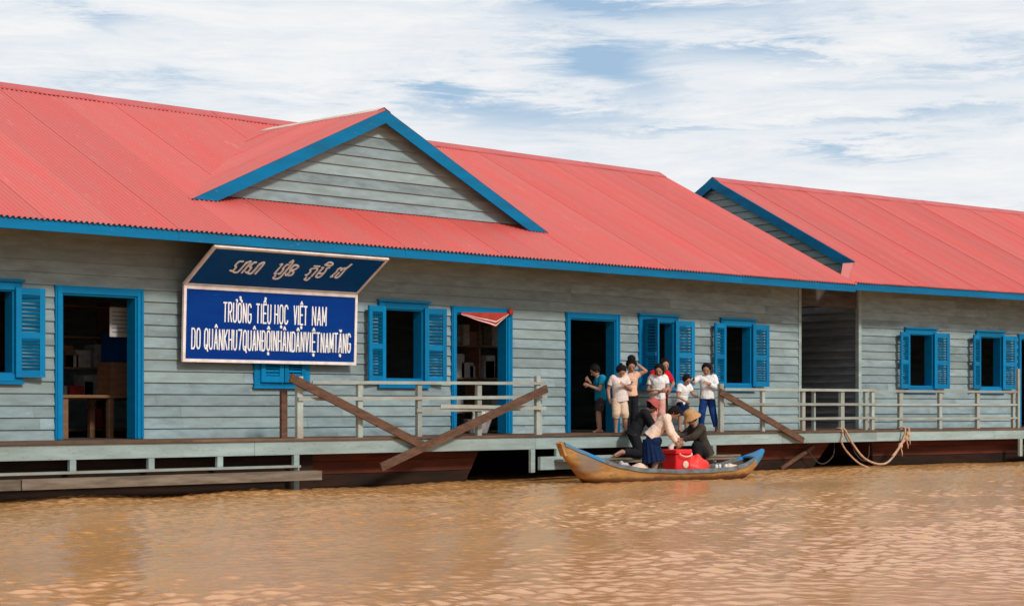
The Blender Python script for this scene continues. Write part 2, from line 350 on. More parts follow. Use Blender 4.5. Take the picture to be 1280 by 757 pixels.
def window(bld, x0, x1, z0=1.575, z1=2.66, la=172, ra=172, lw=None, closed=False, label=None):
    f = MB(); c = .105
    f.rt().box(x0-c, x0, -.055, .10, z0-.09, z1+.10); f.rt().box(x1, x1+c, -.055, .10, z0-.09, z1+.10)
    f.rt().box(x0, x1, -.053, .10, z1, z1+.098); f.rt().box(x0-c-.03, x1+c+.03, -.085, -.02, z1+.102, z1+.135)
    f.rt().box(x0, x1, -.053, .10, z0-.088, z0)
    f.rt().box(x0-c-.02, x1+c+.02, -.080, -.045, z0-.13, z0-.092)
    # reveal lining
    f.box(x0-.01, x0+.02, -.03, .16, z0, z1); f.box(x1-.02, x1+.01, -.03, .16, z0, z1); f.box(x0+.021, x1-.021, -.029, .159, z1-.02, z1+.01); f.box(x0+.021, x1-.021, -.029, .159, z0-.01, z0+.02)
    w = f.build('window', M['blue'], bld, local=True)
    if label: w['label'] = label
    lw = lw or (x1-x0)/2 - .005
    for hx, s, a in ((x0-.002, 1, la), (x1+.002, -1, ra)):
        leaf(hx, -.075 if not closed else -.07, z0-.04, z1+.03, lw, a, s).build('shutter', M['blue'], w, local=True)
    return (x0-.02, x1+.02, z0-.05, z1+.05)
def door(bld, x0, x1, z0=.725, z1=2.655):
    f = MB(); c = .10
    f.rt().box(x0-c, x0, -.055, .10, z0, z1+.10); f.rt().box(x1, x1+c, -.055, .10, z0, z1+.10); f.rt().box(x0, x1, -.053, .10, z1, z1+.098)
    f.box(x0-c+.02, x0-c+.045, -.068, -.05, z0+.01, z1+.08); f.box(x1+c-.045, x1+c-.02, -.068, -.05, z0+.01, z1+.08)
    f.box(x0-.01, x0+.025, -.03, .17, z0, z1); f.box(x1-.025, x1+.01, -.03, .17, z0, z1); f.box(x0+.026, x1-.026, -.029, .169, z1-.025, z1+.01)
    d = f.build('door_frame', M['blue'], bld, local=True)
    return (x0-.02, x1+.02, z0-.2, z1+.05)

ZE, YE, SL, YR = 3.52, -0.95, 0.5131, 4.0           # eave height, eave line, roof slope, ridge line
def roofz(y): return ZE + SL*(y - YE)
L_s = math.hypot(YR-YE, SL*(YR-YE)); Vs = Vector((0, 1, SL)).normalized()
def house_shell(b, X0, X1, wx0, wx1, windows, doors, eave_lo=None, clipL=None, dz=0.0, holes=None, gable_left=False, side_clap=False):
    ops = []
    for kw in windows: kw = dict(kw, x0=kw['x0']-.085, x1=kw['x1']-.085); ops.append(window(b, **kw))
    for x0, x1 in doors: ops.append(door(b, x0-.05, x1-.05))
    mb = MB(); clap(mb, lambda a, n, z: (a, -n, z), .70, 3.95, .158, ops, lambda z: wx0, lambda z: wx1)
    mb.build('front_wall', M['board'], b, local=True)
    for q0, q1 in ((wx1-.05, wx1+.035), (wx0-.035, wx0+.05)): MB().rt().box(q0, q1, -.036, .05, .70, 3.9).build('corner_board', M['deckedge'], b, local=True)
    # side walls with gables, back wall
    for xx, s, nm in ((wx0, -1, 'side_wall'), (wx1, 1, 'side_wall')):
        low = side_clap and s == -1
        if low: mb = MB(); clap(mb, (lambda a, n, z, xx=xx, s=s: (xx + s*n, a, z)), .70, 3.28, .158, [], lambda z: 0.0, lambda z: 8.0); mb.build('passage_wall', M['board_shaded'], b, local=True)
        mb = MB()
        xlf = lambda z: max(0.0, (z - roofz(0) + .03)/SL) if z > roofz(0) - .03 else 0.0
        clap(mb, (lambda a, n, z, xx=xx, s=s: (xx + s*n, a, z)), 3.28 if low else .70, roofz(YR)-.08, .158, [], xlf, (lambda z: 8.0 - xlf(z)))
        mb.build(nm, M['board'], b, local=True)
    MB().box(wx0, wx1, 7.95, 8.05, .6, 3.95).build('back_wall', M['board'], b, local=True)
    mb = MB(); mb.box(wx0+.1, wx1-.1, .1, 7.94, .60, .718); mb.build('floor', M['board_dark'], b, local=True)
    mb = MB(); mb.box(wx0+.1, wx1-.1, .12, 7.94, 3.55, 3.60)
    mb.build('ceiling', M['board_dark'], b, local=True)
    # roof sheets
    v1 = (lambda u: L_s) if clipL is None else (lambda u: L_s if u >= clipL[1] else max(0.0, (u-clipL[0])/(clipL[1]-clipL[0])*clipL[2]))
    mb = MB(); corr(mb, (0, YE, ZE+dz), (1, 0, 0), Vs, X0, X1, lambda u: -.05, v1)
    mb.build('roof', M['roof'], b, smooth=True, local=True)
    mb = MB(); xa = X0 if clipL is None else clipL[1]; corr(mb, (0, 2*YR-YE, ZE+dz), (1, 0, 0), Vector((0, -1, SL)).normalized(), xa, X1, lambda u: -.05, lambda u: L_s)
    mb.build('rear_roof', M['roof'], b, smooth=True, local=True)
    zr = roofz(YR)+dz
    mb = MB(); mb.box
    for s in (-1, 1):
        w = .19; p = [(0, 0), (w, -w*SL)]
        n = 12; L = (X1-xa)/n
        for k in range(n):
            x0, x1 = xa+k*L, xa+(k+1)*L+.04 if k < n-1 else X1
            zz = .030 + (.004 if k % 2 else 0)
            a = [(x0, YR, zr+zz+.012), (x1, YR, zr+zz+.012), (x1, YR+s*w, zr+zz-w*SL), (x0, YR+s*w, zr+zz-w*SL)]
            mb.quad(*(a if s < 0 else a[::-1])); mb.quad(*[(q[0], q[1], q[2]-.006) for q in a])
            mb.quad(a[3], a[2], (x1, YR+s*(w+.012), zr+zz-w*SL-.022), (x0, YR+s*(w+.012), zr+zz-w*SL-.022))
    mb.build('ridge_cap', M['cap'], b, local=True)
    # fascia board with rafters behind
    mb = MB(); x = xa if eave_lo is None else eave_lo
    while x < X1:
        xe = min(x + 4.0, X1); mb.rt().box(x, xe-.004, YE-.012, YE+.016, ZE-.165+dz, ZE-.012+dz); x = xe
    mb.build('fascia', M['fascia'], b, local=True)
    x = wx0+.3
    while x < wx1:
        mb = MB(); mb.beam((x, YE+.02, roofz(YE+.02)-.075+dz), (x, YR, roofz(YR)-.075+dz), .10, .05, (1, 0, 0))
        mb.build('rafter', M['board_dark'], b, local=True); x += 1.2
def barge(mb, p0, p1, w, t, nrm):      # board whose TOP edge runs p0 -> p1, hanging w down, thickness t
    p0, p1 = Vector(p0), Vector(p1); X = (p1-p0).normalized(); N = Vector(nrm); D = X.cross(N); D = -D if D.z > 0 else D
    q = [p0, p1, p1 + Vector((0, 0, -w/abs(D.z) if abs(D.z) > .2 else -w)), p0 + Vector((0, 0, -w/abs(D.z) if abs(D.z) > .2 else -w))]
    a = [v + N*t/2 for v in q]; b = [v - N*t/2 for v in q]
    mb.add(a+b, [(0, 1, 2, 3), (7, 6, 5, 4), (0, 4, 5, 1), (1, 5, 6, 2), (2, 6, 7, 3), (3, 7, 4, 0)])

def deck(b, x0, x1, joints, ymin=-1.15):
    mb = MB(); js = [x0] + joints + [x1]
    for a, c in zip(js[:-1], js[1:]): mb.rt().box(a, c-.006, ymin, ymin+.05, .492, .686)
    mb.build('deck_beam', M['deckedge'], b, local=True)
    mb = MB(); y = ymin-.035
    while y < -.03:
        ye = min(y+.14, -.03); a = x0
        while a < x1:
            c = min(x1, a+random.uniform(2.5, 4.5)); mb.rt().box(a, c-.005, y, ye-.008, .688, .716+random.uniform(-.002, .003)); a = c
        y = ye
    mb.build('deck_boards', M['deck'], b, local=True)
    x = x0+.4
    while x < x1: MB().box(x, x+.07, ymin+.06, 0, .56, .686).build('deck_joist', M['black'], b, local=True); x += 1.3
def hull(b, x0, x1, slantL=0, slantR=0, y0=-.80, y1=8.2, name='hull'):
    mb = MB(); n = 5; zt, zb = .555, -.35
    for i in range(n):
        a, c = zb+(zt-zb)*i/n, zb+(zt-zb)*(i+1)/n; mb.rt(); mb.m = 1 if i < 3 else 0
        k0, k1 = 1-i/n, 1-(i+1)/n; o = .012*(n-i)
        yo = y0 + o
        mb.add([(x0+slantL*k0, yo, a), (x1-slantR*k0, yo, a), (x1-slantR*k1, yo, c-.006), (x0+slantL*k1, yo, c-.006),
                (x0+slantL*k0, y1, a), (x1-slantR*k0, y1, a), (x1-slantR*k1, y1, c-.006), (x0+slantL*k1, y1, c-.006)],
               [(0,1,2,3),(7,6,5,4),(0,4,5,1),(1,5,6,2),(2,6,7,3),(3,7,4,0)])
    mb.tone = .3; mb.m = 0; mb.box(x0, x1, y0-.03, y0+.04, zt-.005, zt+.07)
    return mb.build(name, [M['hull'], M['slime_and_shade']], b, local=True)

# ================================================================== SETTING: water, far bank
def water():
    def axis(lo, hi, st, far):
        a = []; x = lo
        while x < hi: a.append(x); x += st
        a.append(hi); s = st
        l, r = [], []; x = hi
        while x < far: s *= 1.35; x += s; r.append(x)
        s = st; x = lo
        while x > -far: s *= 1.35; x -= s; l.append(x)
        return l[::-1] + a + r
    xs = axis(3.5, 35.0, .031, 4000); ys = axis(-17.0, -.5, .029, 4000)
    rnd = random.Random(3); W = []   # short wind chop
    for i in range(34):
        lam = .09*(1.046**i) if i < 31 else (1.1, 1.9, 3.1)[i-31]; th = R(rnd.gauss(135, 62)); k = 2*math.pi/lam
        W.append((k*math.cos(th), k*math.sin(th), rnd.uniform(0, 6.28), .0050*lam if i < 31 else .0035*lam))
    import numpy as np
    X, Y = np.meshgrid(np.array(xs), np.array(ys)); Z = np.zeros_like(X)
    env = .55 + .42*np.sin(X*.31+Y*.52+.8)*np.sin(X*.17-Y*.44+2.) + .22*np.sin(X*.9-Y*.5+1.)*np.sin(X*.6+Y*1.1)
    for kx, ky, ph, am in W:
        Z += am*np.sin(kx*X+ky*Y+ph + .6*np.sin(.9*X*kx/abs(kx)+.7*Y))
    Z *= env + .35
    far = (X < 3.4) | (X > 35.1) | (Y < -17.1) | (Y > -.4); Z[far] *= 0.0
    me = bpy.data.meshes.new('water'); nx, ny = len(xs), len(ys)
    co = np.stack([X, Y, Z], -1).reshape(-1, 3)
    i = np.arange(ny-1)[:, None]*nx + np.arange(nx-1)[None, :]
    fc = np.stack([i, i+1, i+nx+1, i+nx], -1).reshape(-1, 4)
    me.vertices.add(len(co)); me.vertices.foreach_set('co', co.ravel())
    me.loops.add(fc.size); me.loops.foreach_set('vertex_index', fc.ravel())
    me.polygons.add(len(fc)); me.polygons.foreach_set('loop_start', np.arange(len(fc))*4); me.polygons.foreach_set('loop_total', np.full(len(fc), 4))
    me.polygons.foreach_set('use_smooth', np.ones(len(fc), bool)); me.update(); me.validate()
    m = bpy.data.materials.new('muddy_water'); m.use_nodes = True; t = m.node_tree; b = t.nodes['Principled BSDF']
    co_ = t.nodes.new('ShaderNodeTexCoord')
    n = nd(t, 'ShaderNodeTexNoise', Scale=.35, Detail=5.0); lk(t, co_.outputs['Object'], n.inputs[0])
    lk(t, ramp(t, n.outputs[0], [(.3, (.52, .245, .082)), (.7, (.60, .30, .11))]), b.inputs['Base Color'])
    b.inputs['Roughness'].default_value = .12; b.inputs['Specular IOR Level'].default_value = .42; b.inputs['IOR'].default_value = 1.33
    nb = nd(t, 'ShaderNodeTexNoise', Scale=17.0, Detail=4.0, Roughness=.55, Distortion=.1)
    mp = t.nodes.new('ShaderNodeMapping'); mp.inputs['Rotation'].default_value = (0, 0, R(45)); mp.inputs['Scale'].default_value = (1.3, .55, 1)
    lk(t, co_.outputs['Object'], mp.inputs[0]); lk(t, mp.outputs[0], nb.inputs[0])
    bp = t.nodes.new('ShaderNodeBump'); bp.inputs['Strength'].default_value = .45; bp.inputs['Distance'].default_value = .009
    lk(t, nb.outputs[0], bp.inputs['Height']); lk(t, bp.outputs[0], b.inputs['Normal'])
    me.materials.append(m)
    o = bpy.data.objects.new('water', me); C.objects.link(o); o['kind'] = 'structure'; o['label'] = 'muddy brown rippled river water'
water()

# ================================================================== SCHOOL BUILDING (left) 
b1 = thing('floating_school', 'long floating house with a dormer gable over the blue name board and a red roof', 'building', (0, 0, 0))
XB1 = 28.95
house_shell(b1, 2.0, 29.46, 2.5, XB1,
    [dict(x0=11.38, x1=12.18), dict(x0=16.10, x1=16.90, z0=1.55, closed=True, la=2, ra=2, label='closed window half hidden under the name board'),
     dict(x0=18.45, x1=19.25, la=170, ra=168), dict(x0=24.43, x1=25.27, la=102, ra=165, label='window whose left shutter stands straight out from the wall'), dict(x0=26.70, x1=27.50, la=172, ra=168)],
    [(12.84, 14.0), (19.92, 21.07), (22.54, 23.69)])
# dormer
DX, DZ, DH, DY = 18.51, 5.735, 3.57, .10
dsl = (DZ-4.09)/DH
vd = math.hypot(1, dsl)
def v_end(y): return (DZ - roofz(y) + .02)/dsl*vd
yb = YE + (DZ-ZE)/SL
for s in (-1, 1):
    mb = MB(); corr(mb, (DX, 0, DZ), (0, 1, 0), (s/vd, 0, -dsl/vd), DY-.02, yb+.02, lambda u: 0.0, lambda u: min(v_end(u), vd*DH+.03), sheet=.9, pitch=.115, amp=.019)
    mb.build('dormer_roof', M['roof'], b1, smooth=True, local=True)
mb = MB()
for s in (-1, 1): barge(mb, (DX, DY, DZ-.012), (DX+s*(DH+.02), DY, DZ-.012-dsl*(DH+.02)), .185, .03, (0, -1, 0))
# cut the lower tips of the bargeboards level with the roof below
bmx = mb.mesh('bargeboard', M['fascia']); bm = bmesh.new(); bm.from_mesh(bmx)
bmesh.ops.bisect_plane(bm, geom=bm.verts[:]+bm.edges[:]+bm.faces[:], plane_co=(0, 0, roofz(DY)+.015), plane_no=(0, 0, -1), clear_outer=True)
bm.to_mesh(bmx); bm.free(); o = bpy.data.objects.new('bargeboard', bmx); C.objects.link(o); o.parent = b1
mb = MB(); gz0 = roofz(.3)+.022
clap(mb, lambda a, n, z: (a, .32-n, z), gz0, DZ-.10, .162, [], lambda z: DX-(DZ-z-.05)/dsl, lambda z: DX+(DZ-z-.05)/dsl, joint=9)
mb.build('dormer_wall', M['board'], b1, local=True)
mb = MB()
for s in (-1, 1):
    a = [(DX, DY+.02, DZ+.032), (DX, yb-.25, DZ+.032), (DX+s*.13, yb-.25, DZ+.032-.13*dsl), (DX+s*.13, DY+.02, DZ+.032-.13*dsl)]
    mb.quad(*a); mb.quad(*[(q[0], q[1], q[2]-.02) for q in a]); mb.quad(a[3], a[2], (a[2][0], a[2][1], a[2][2]-.02), (a[3][0], a[3][1], a[3][2]-.02))
mb.build('dormer_ridge_strip', M['whitecap'], b1, local=True)
deck(b1, 2.0, 29.9, [7.2, 15.1, 20.55, 26.9])
MB().box(28.99, 30.88, .005, .04, 3.12, 3.62).build('passage_shade_board', M['board_dark'], b1, local=True)  # dark board added to stand in for shade at the passage top
MB().box(28.99, 30.85, .045, 8.0, 3.30, 3.35).build('added_passage_ceiling', M['board_dark'], b1, local=True)  # cover added to darken the passage from above
MB().box(28.99, 31.6, 7.0, 7.06, .6, 3.29).build('added_passage_end_wall', M['board_dark'], b1, local=True)  # closure added to keep light out of the far end
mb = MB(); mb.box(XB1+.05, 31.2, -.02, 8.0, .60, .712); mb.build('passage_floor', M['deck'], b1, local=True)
hull(b1, 2.0, 19.7, 0, .5); hull(b1, 23.6, 28.95, .5, 1.0)
MB().box(15, 31.0, 2.2, 7.9, -.3, .55).build('inner_hull', M['black'], b1, local=True)  # black mass added to block far-side light and keep the gap dark
MB().box(2.0, 16.3, -.90, -.87, -.3, .53).build('hull_shade_sheet', M['slime_and_shade'], b1, local=True)  # dark sheet painting in the shade between deck, ledge and water

# ================================================================== SECOND BUILDING (right)
b2 = thing('floating_classroom', 'red roofed floating house on the right with a plain gable behind the dark passage', 'building', (30.94, 0, 0), R(-5.5))
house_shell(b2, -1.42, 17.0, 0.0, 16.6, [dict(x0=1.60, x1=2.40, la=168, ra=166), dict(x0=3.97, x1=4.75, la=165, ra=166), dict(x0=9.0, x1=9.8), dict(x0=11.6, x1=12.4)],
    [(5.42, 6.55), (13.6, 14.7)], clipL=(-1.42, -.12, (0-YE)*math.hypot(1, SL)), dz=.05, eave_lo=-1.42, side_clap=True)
mb = MB(); barge(mb, (-.13, YR, roofz(YR)+.05+.012), (-.13, -.02, roofz(-.02)+.05+.012), .19, .03, (-1, 0, 0)); barge(mb, (-.13, YR, roofz(YR)+.05+.012), (-.13, 8.9, roofz(YR)-SL*4.9), .19, .03, (-1, 0, 0))
mb.build('bargeboard', M['fascia'], b2, local=True)
mb = MB(); zf = lambda y: roofz(y)+.05
mb.quad((-1.42, YE, zf(YE)-.012), (-.13, -.0, zf(0)-.012), (-.45, .02, zf(0)-.04), (-1.55, -.85, zf(-.85)-.05)); mb.build('valley_flashing', material('faded_red_flashing', (.56, .10, .08), (.50, .15, .12), .5, 6), b2, local=True)
deck(b2, -1.05, 17.0, [2.9, 7.0, 12.2])
hull(b2, -.55, 17.0, .15, 0)
mb = MB(); mb.box(-.5, 16, 1, 7.9, -.3, .55).build('inner_hull', M['black'], b2, local=True)

# ================================================================== RAILINGS
def railing(name, label, root_loc, rz, posts, rails, y=-1.1):
    t = thing(name, label, 'railing', root_loc, rz)
    for (x, zt, w, dy, key) in posts:
        MB().rt().box(x-w/2, x+w/2, y-.03+dy, y+.03+dy, .50 if key else .716, zt).build('post', M['rail'], t, local=True)
    for (x0, x1, z0, z1, w, dy) in rails:
        MB().rt().beam((x0, y-.045+dy, z0), (x1, y-.045+dy, z1), w, .022).build('rail', M['rail'], t, local=True)
    return t
railing('deck_railing', 'weathered railing with three rails in front of the window and door beside the name board', (18.2, 0, 0), 0,
    [(15.90-18.2, 1.58, .10, -.0, 0), (16.99-18.2, 1.49, .085, 0, 0), (18.13-18.2, 1.50, .085, 0, 0), (19.35-18.2, 1.51, .09, 0, 0), (20.63-18.2, 1.64, .09, 0, 0), (20.76-18.2, 1.53, .06, .08, 0)],
    [(16.1-18.2, 20.75-18.2, 1.498, 1.525, .045, 0), (15.85-18.2, 20.8-18.2, 1.262, 1.31, .05, 0), (18.05-18.2, 20.2-18.2, 1.10, 1.118, .045, -.0), (18.50-18.2, 20.75-18.2, 1.165, 1.135, .055, -.026)])
railing('deck_railing', 'grey railing running from the boy in jeans past the dark passage', (27.5, 0, 0), 0,
    [(25.20-27.5, 1.56, .10, 0, 0), (26.38-27.5, 1.46, .08, 0, 0), (27.58-27.5, 1.47, .09, 0, 0), (27.96-27.5, 1.46, .05, .03, 0), (28.80-27.5, 1.47, .11, 0, 0), (29.58-27.5, 1.47, .08, 0, 0), (29.80-27.5, 1.47, .09, 0, 0)],
    [(25.25-27.5, 29.86-27.5, 1.462, 1.472, .045, 0), (25.25-27.5, 29.86-27.5, 1.20, 1.205, .045, 0), (26.35-27.5, 29.86-27.5, .935, .945, .045, 0)])
railing('deck_railing', 'grey railing below the two windows of the right hand building', (30.94, 0, 0), R(-5.5),
    [(-.06, 1.465, .10, 0, 0), (1.176, 1.465, .09, 0, 0), (2.398, 1.465, .09, 0, 0), (3.60, 1.465, .06, .0, 0), (3.72, 1.95, .07, -.04, 0)],
    [(-.95, 3.75, 1.462, 1.470, .045, 0), (-.95, 3.75, 1.20, 1.20, .04, 0), (-.95, 3.75, .925, .925, .04, 0)])
def stray(a, b, w, label, cat='plank', y=-1.215, t=.035):
    mb = MB(); mb.beam((a[0], y, a[1]), (b[0], y-.02, b[1]), w, t)
    return solo('leaning_plank', mb, M['plank'], label, cat, ((a[0]+b[0])/2, y, min(a[1], b[1])), 'brown planks leaning on the railings')
stray((15.66, 1.56), (18.10, .585), .12, 'brown plank sloping down to the right from the post under the name board')
stray((17.26, .285), (20.66, 1.44), .12, 'long brown plank sloping up to the right across the deck beam towards the door', y=-1.262)
stray((25.03, 1.42), (27.42, .54), .11, 'brown plank sloping down to the right beside the boy in jeans')
mb = MB(); mb.box(15.66, 15.76, -1.02, -.97, .716, 1.39); solo('short_post', mb, M['plank'], 'short red brown post standing just left of the first railing post', 'post', (15.71, -1.0, .716))

# lower ledges hung under the deck
t = thing('landing_ledge', 'low landing ledge of weathered brown beam under the deck at the left', 'landing', (13.0, -1.3, .15))
for x in (8.0, 9.9, 11.1, 12.29, 13.45, 14.535): MB().rt().box(x-.045, x+.045, -1.145, -1.09, .33, .49).build('hanger', M['deckedge'], t)
MB().rt().box(15.78, 15.87, -1.145, -1.09, -.1, .49).build('hanger', M['deckedge'], t)
MB().rt().box(3, 15.84, -1.22, -1.02, .315, .345).build('ledge_board', M['rail'], t)
mb = MB()
for a, c in ((3, 7.1), (7.12, 11.38), (11.40, 16.02)): mb.rt().box(a, c, -1.46, -1.26, .145, .272)
mb.build('beam', M['oldbeam'], t)
t = thing('landing_ledge', 'low grey landing ledge behind the wooden boat', 'landing', (22.5, -1.25, .15))
for x, zb in ((20.43, .13), (21.0, .3), (22.95, .2), (24.9, .2)): MB().rt().box(x-.045, x+.045, -1.205, -1.155, zb, .49).build('hanger', M['deckedge'], t)
MB().rt().box(20.5, 22.2, -1.30, -1.24, .17, .375).build('side_board', M['deckedge'], t)
mb = MB(); mb.rt().box(20.8, 24.9, -1.50, -1.32, .30, .33); mb.rt().box(21.2, 25.5, -1.305, -1.20, .29, .325); mb.rt().box(21.9, 25.2, -1.62, -1.52, .26, .29); mb.build('ledge_board', M['oldbeam'], t)
t = thing('landing_ledge', 'low landing ledge hung under the deck at the right edge of the picture', 'landing', (30.94, 0, 0), R(-5.5))
MB().rt().box(3.70, 3.79, -1.205, -1.155, .13, .49).build('hanger', M['rail'], t, local=True)
MB().rt().box(3.82, 8.0, -1.35, -1.16, .17, .36).build('ledge_board', M['oldbeam'], t, local=True)

# ================================================================== ROPES under the passage
def cr(pts, n=8):
    P = [Vector(p) for p in pts]; P = [P[0]*2-P[1]] + P + [P[-1]*2-P[-2]]; o = []
    for i in range(1, len(P)-2):
        for k in range(n):
            t = k/n; a, b, c, d = P[i-1:i+3]
            o.append(.5*((2*b) + (c-a)*t + (2*a-5*b+4*c-d)*t*t + (3*b-a-3*c+d)*t**3))
    o.append(P[-2]); return o
def rope(pts, r, label, mat='rope', group=None, knots=()):
    mb = MB(); q = cr(pts); mb.tube(q, r, 8)
    for k in knots: c = q[int(k*(len(q)-1))]; mb.ell(c, r*2.3, r*2.3, r*2.8); mb.tube([c, c+Vector((.03, -.02, -.12)), c+Vector((.02, -.03, -.2))], r*.6, 6)
    return solo('mooring_rope', mb, M[mat], label, 'rope', tuple(min(pts, key=lambda p: p[2])), group, smooth=True)
rope([(28.72, -1.05, .75), (28.72, -1.16, .735), (28.70, -1.20, .60), (28.66, -1.20, .50), (28.85, -1.18, .32), (29.25, -1.16, .10), (29.65, -1.15, -.02)], .017, 'pale rope hanging lowest over the deck beam and dipping in the water below the passage')
rope([(28.78, -1.05, .75), (28.78, -1.18, .735), (28.86, -1.20, .62), (29.05, -1.21, .42), (29.35, -1.22, .19), (29.75, -1.22, .07), (30.10, -1.22, .07), (30.38, -1.22, .22), (30.60, -1.23, .42), (30.78, -1.25, .58), (30.84, -1.25, .72), (30.84, -1.10, .745), (30.8, -1.0, .73)], .021, 'thick pale rope looping from the passage railing to a knotted end', knots=(.66, .73, .78))
rope([(30.70, -1.10, .745), (30.72, -1.24, .74), (30.66, -1.25, .55), (30.50, -1.24, .36), (30.30, -1.23, .20)], .018, 'short pale rope tied along the knotted end of the thick rope')
rope([(27.9, -.9, .5), (28.0, -.95, .3), (28.25, -.95, .12), (28.5, -.95, .10), (28.75, -.95, .25), (28.85, -.9, .5)], .012, 'thin dark rope sagging in the gap under the passage', 'darkrope')
rope([(29.4, -.9, .5), (29.45, -.95, .28), (29.65, -1.0, .12), (29.9, -.95, .2), (30.0, -.9, .5)], .012, 'thin dark rope hanging in a short loop beside the right hand hull', 'darkrope')
mb = MB(); mb.beam((27.25, -.86, .02), (28.2, -.90, .42), .07, .04); solo('brace_pole', mb, M['plank'], 'brown brace sloping up in the dark gap below the passage', 'brace', (27.25, -.86, .02))

# ================================================================== SIGN
t = thing('school_sign', 'blue name board with white lettering and a tilted hood above', 'sign', (16.15, -.2, 1.78))
T0 = (-.205, 2.83); T1 = (-.168, 1.79)     # (y, z) of top and bottom of the board
SX0, SX1 = 14.60, 17.68
def SP(x, s, n=0.0):      # s: 0 bottom .. 1 top ; n out
    y = T1[0] + (T0[0]-T1[0])*s; z = T1[1] + (T0[1]-T1[1])*s
    d = Vector((0, T0[0]-T1[0], T0[1]-T1[1])).normalized(); nn = Vector((0, -d.z, d.y))
    return Vector((x, y, z)) + nn*n
H0 = (-.20, 2.845); H1 = (-.93, 3.325)
def HP(x, s, n=0.0):      # s metres up the hood from its lower edge
    d = Vector((0, H1[0]-H0[0], H1[1]-H0[1])); L = d.length; d.normalize(); nn = Vector((0, -d.z, d.y))
    if nn.z > 0: nn = -nn
    return Vector((x, H0[0], H0[1])) + d*s + nn*n
HL = math.hypot(H1[0]-H0[0], H1[1]-H0[1])
def panel(P, x0, x1, s0, s1, n0, n1):
    mb = MB(); v = [P(x, s, n) for n in (n0, n1) for x, s in ((x0, s0), (x1, s0), (x1, s1), (x0, s1))]
    mb.add(v, [(0, 3, 2, 1), (4, 5, 6, 7), (0, 1, 5, 4), (1, 2, 6, 5), (2, 3, 7, 6), (3, 0, 4, 7)]); return mb
panel(SP, SX0, SX1, 0, 1, -.02, .012).build('board', M['signblue'], t, recalc=True)
def frame(P, x0, x1, s0, s1, wx, ws, n):
    mb = MB()
    for a in ((x0, x1, s0, s0+ws), (x0, x1, s1-ws, s1), (x0, x0+wx, s0+ws, s1-ws), (x1-wx, x1, s0+ws, s1-ws)):
        q = panel(P, *a, n-.03, n+.010); mb.add(q.v, q.f)
    return mb
frame(SP, SX0-.012, SX1+.012, -.012, 1.0, .044, .042, .012).build('frame', M['signwhite'], t, recalc=True)
panel(HP, SX0, SX1, 0, HL, -.02, .008).build('hood_board', M['hoodblue'], t, recalc=True)
frame(HP, SX0-.012, SX1+.012, 0.0, HL+.01, .042, .042, .008).build('hood_frame', M['signwhite'], t, recalc=True)
mb = MB()
for x in (14.75, 16.15, 17.55): mb.beam((x, -.03, 2.9), (x, -.80, 3.30), .04, .04, (1, 0, 0)); mb.box(x-.02, x+.02, -.20, -.03, 2.55, 2.60); mb.box(x-.02, x+.02, -.14, -.03, 1.95, 2.0)
mb.build('bracket', M['plank'], t)
# hand painted narrow capitals, each letter a set of strokes in a unit cell
def arc(cx, cy, rx, ry, a0, a1, n=14): return [(cx+rx*math.cos(R(a0+(a1-a0)*k/n)), cy+ry*math.sin(R(a0+(a1-a0)*k/n))) for k in range(n+1)]
def rnd_o(): return arc(.5, .78, .5, .22, 0, 180, 8) + arc(.5, .22, .5, .22, 180, 360, 8) + [(1, .78)]
GL = {'T': [[(0, 1), (1, 1)], [(.5, 1), (.5, 0)]], 'R': [[(0, 0), (0, 1), (.6, 1)] + arc(.6, .76, .4, .24, 90, -90, 8) + [(0, .52)], [(.45, .52), (1, 0)]],
      'U': [[(0, 1), (0, .22)] + arc(.5, .22, .5, .22, 180, 360, 8) + [(1, 1)]], 'O': [rnd_o()], 'N': [[(0, 0), (0, 1), (1, 0), (1, 1)]],
      'G': [arc(.5, .78, .5, .22, 15, 180, 7) + arc(.5, .22, .5, .22, 180, 360, 8) + [(1, .46), (.55, .46)]], 'I': [[(.5, 0), (.5, 1)]],
      'E': [[(1, 1), (0, 1), (0, 0), (1, 0)], [(0, .52), (.85, .52)]], 'H': [[(0, 0), (0, 1)], [(1, 0), (1, 1)], [(0, .5), (1, .5)]],
      'C': [arc(.5, .78, .5, .22, 10, 180, 7) + arc(.5, .22, .5, .22, 180, 350, 8)], 'V': [[(0, 1), (.5, 0), (1, 1)]],
      'A': [[(0, 0), (.5, 1), (1, 0)], [(.2, .32), (.8, .32)]], 'M': [[(0, 0), (0, 1), (.5, .2), (1, 1), (1, 0)]],
      'D': [[(0, 0), (0, 1), (.5, 1)] + arc(.5, .76, .5, .24, 90, 0, 5) + arc(.5, .24, .5, .24, 0, -90, 5) + [(0, 0)]],
      'Q': [rnd_o(), [(.55, .2), (1.05, -.12)]], 'K': [[(0, 0), (0, 1)], [(1, 1), (0, .42)], [(.25, .56), (1, 0)]], '7': [[(0, 1), (1, 1), (.4, 0)]]}
MK = {'^': [[(.15, 1.10), (.5, 1.24), (.85, 1.10)]], '.': [arc(.5, -.17, .16, .045, 0, 360, 8)], "'": [arc(1.0, 1.12, .20, .06, 150, -60, 6)], '?': [arc(.62, 1.30, .2, .05, 160, -80, 6) + [(.6, 1.2)]],
      '`': [[(.35, 1.33), (.5, 1.42)]], 'v': [arc(.5, 1.2, .3, .08, 180, 360, 6)], '-': [[(-.25, .5), (.45, .5)]]}
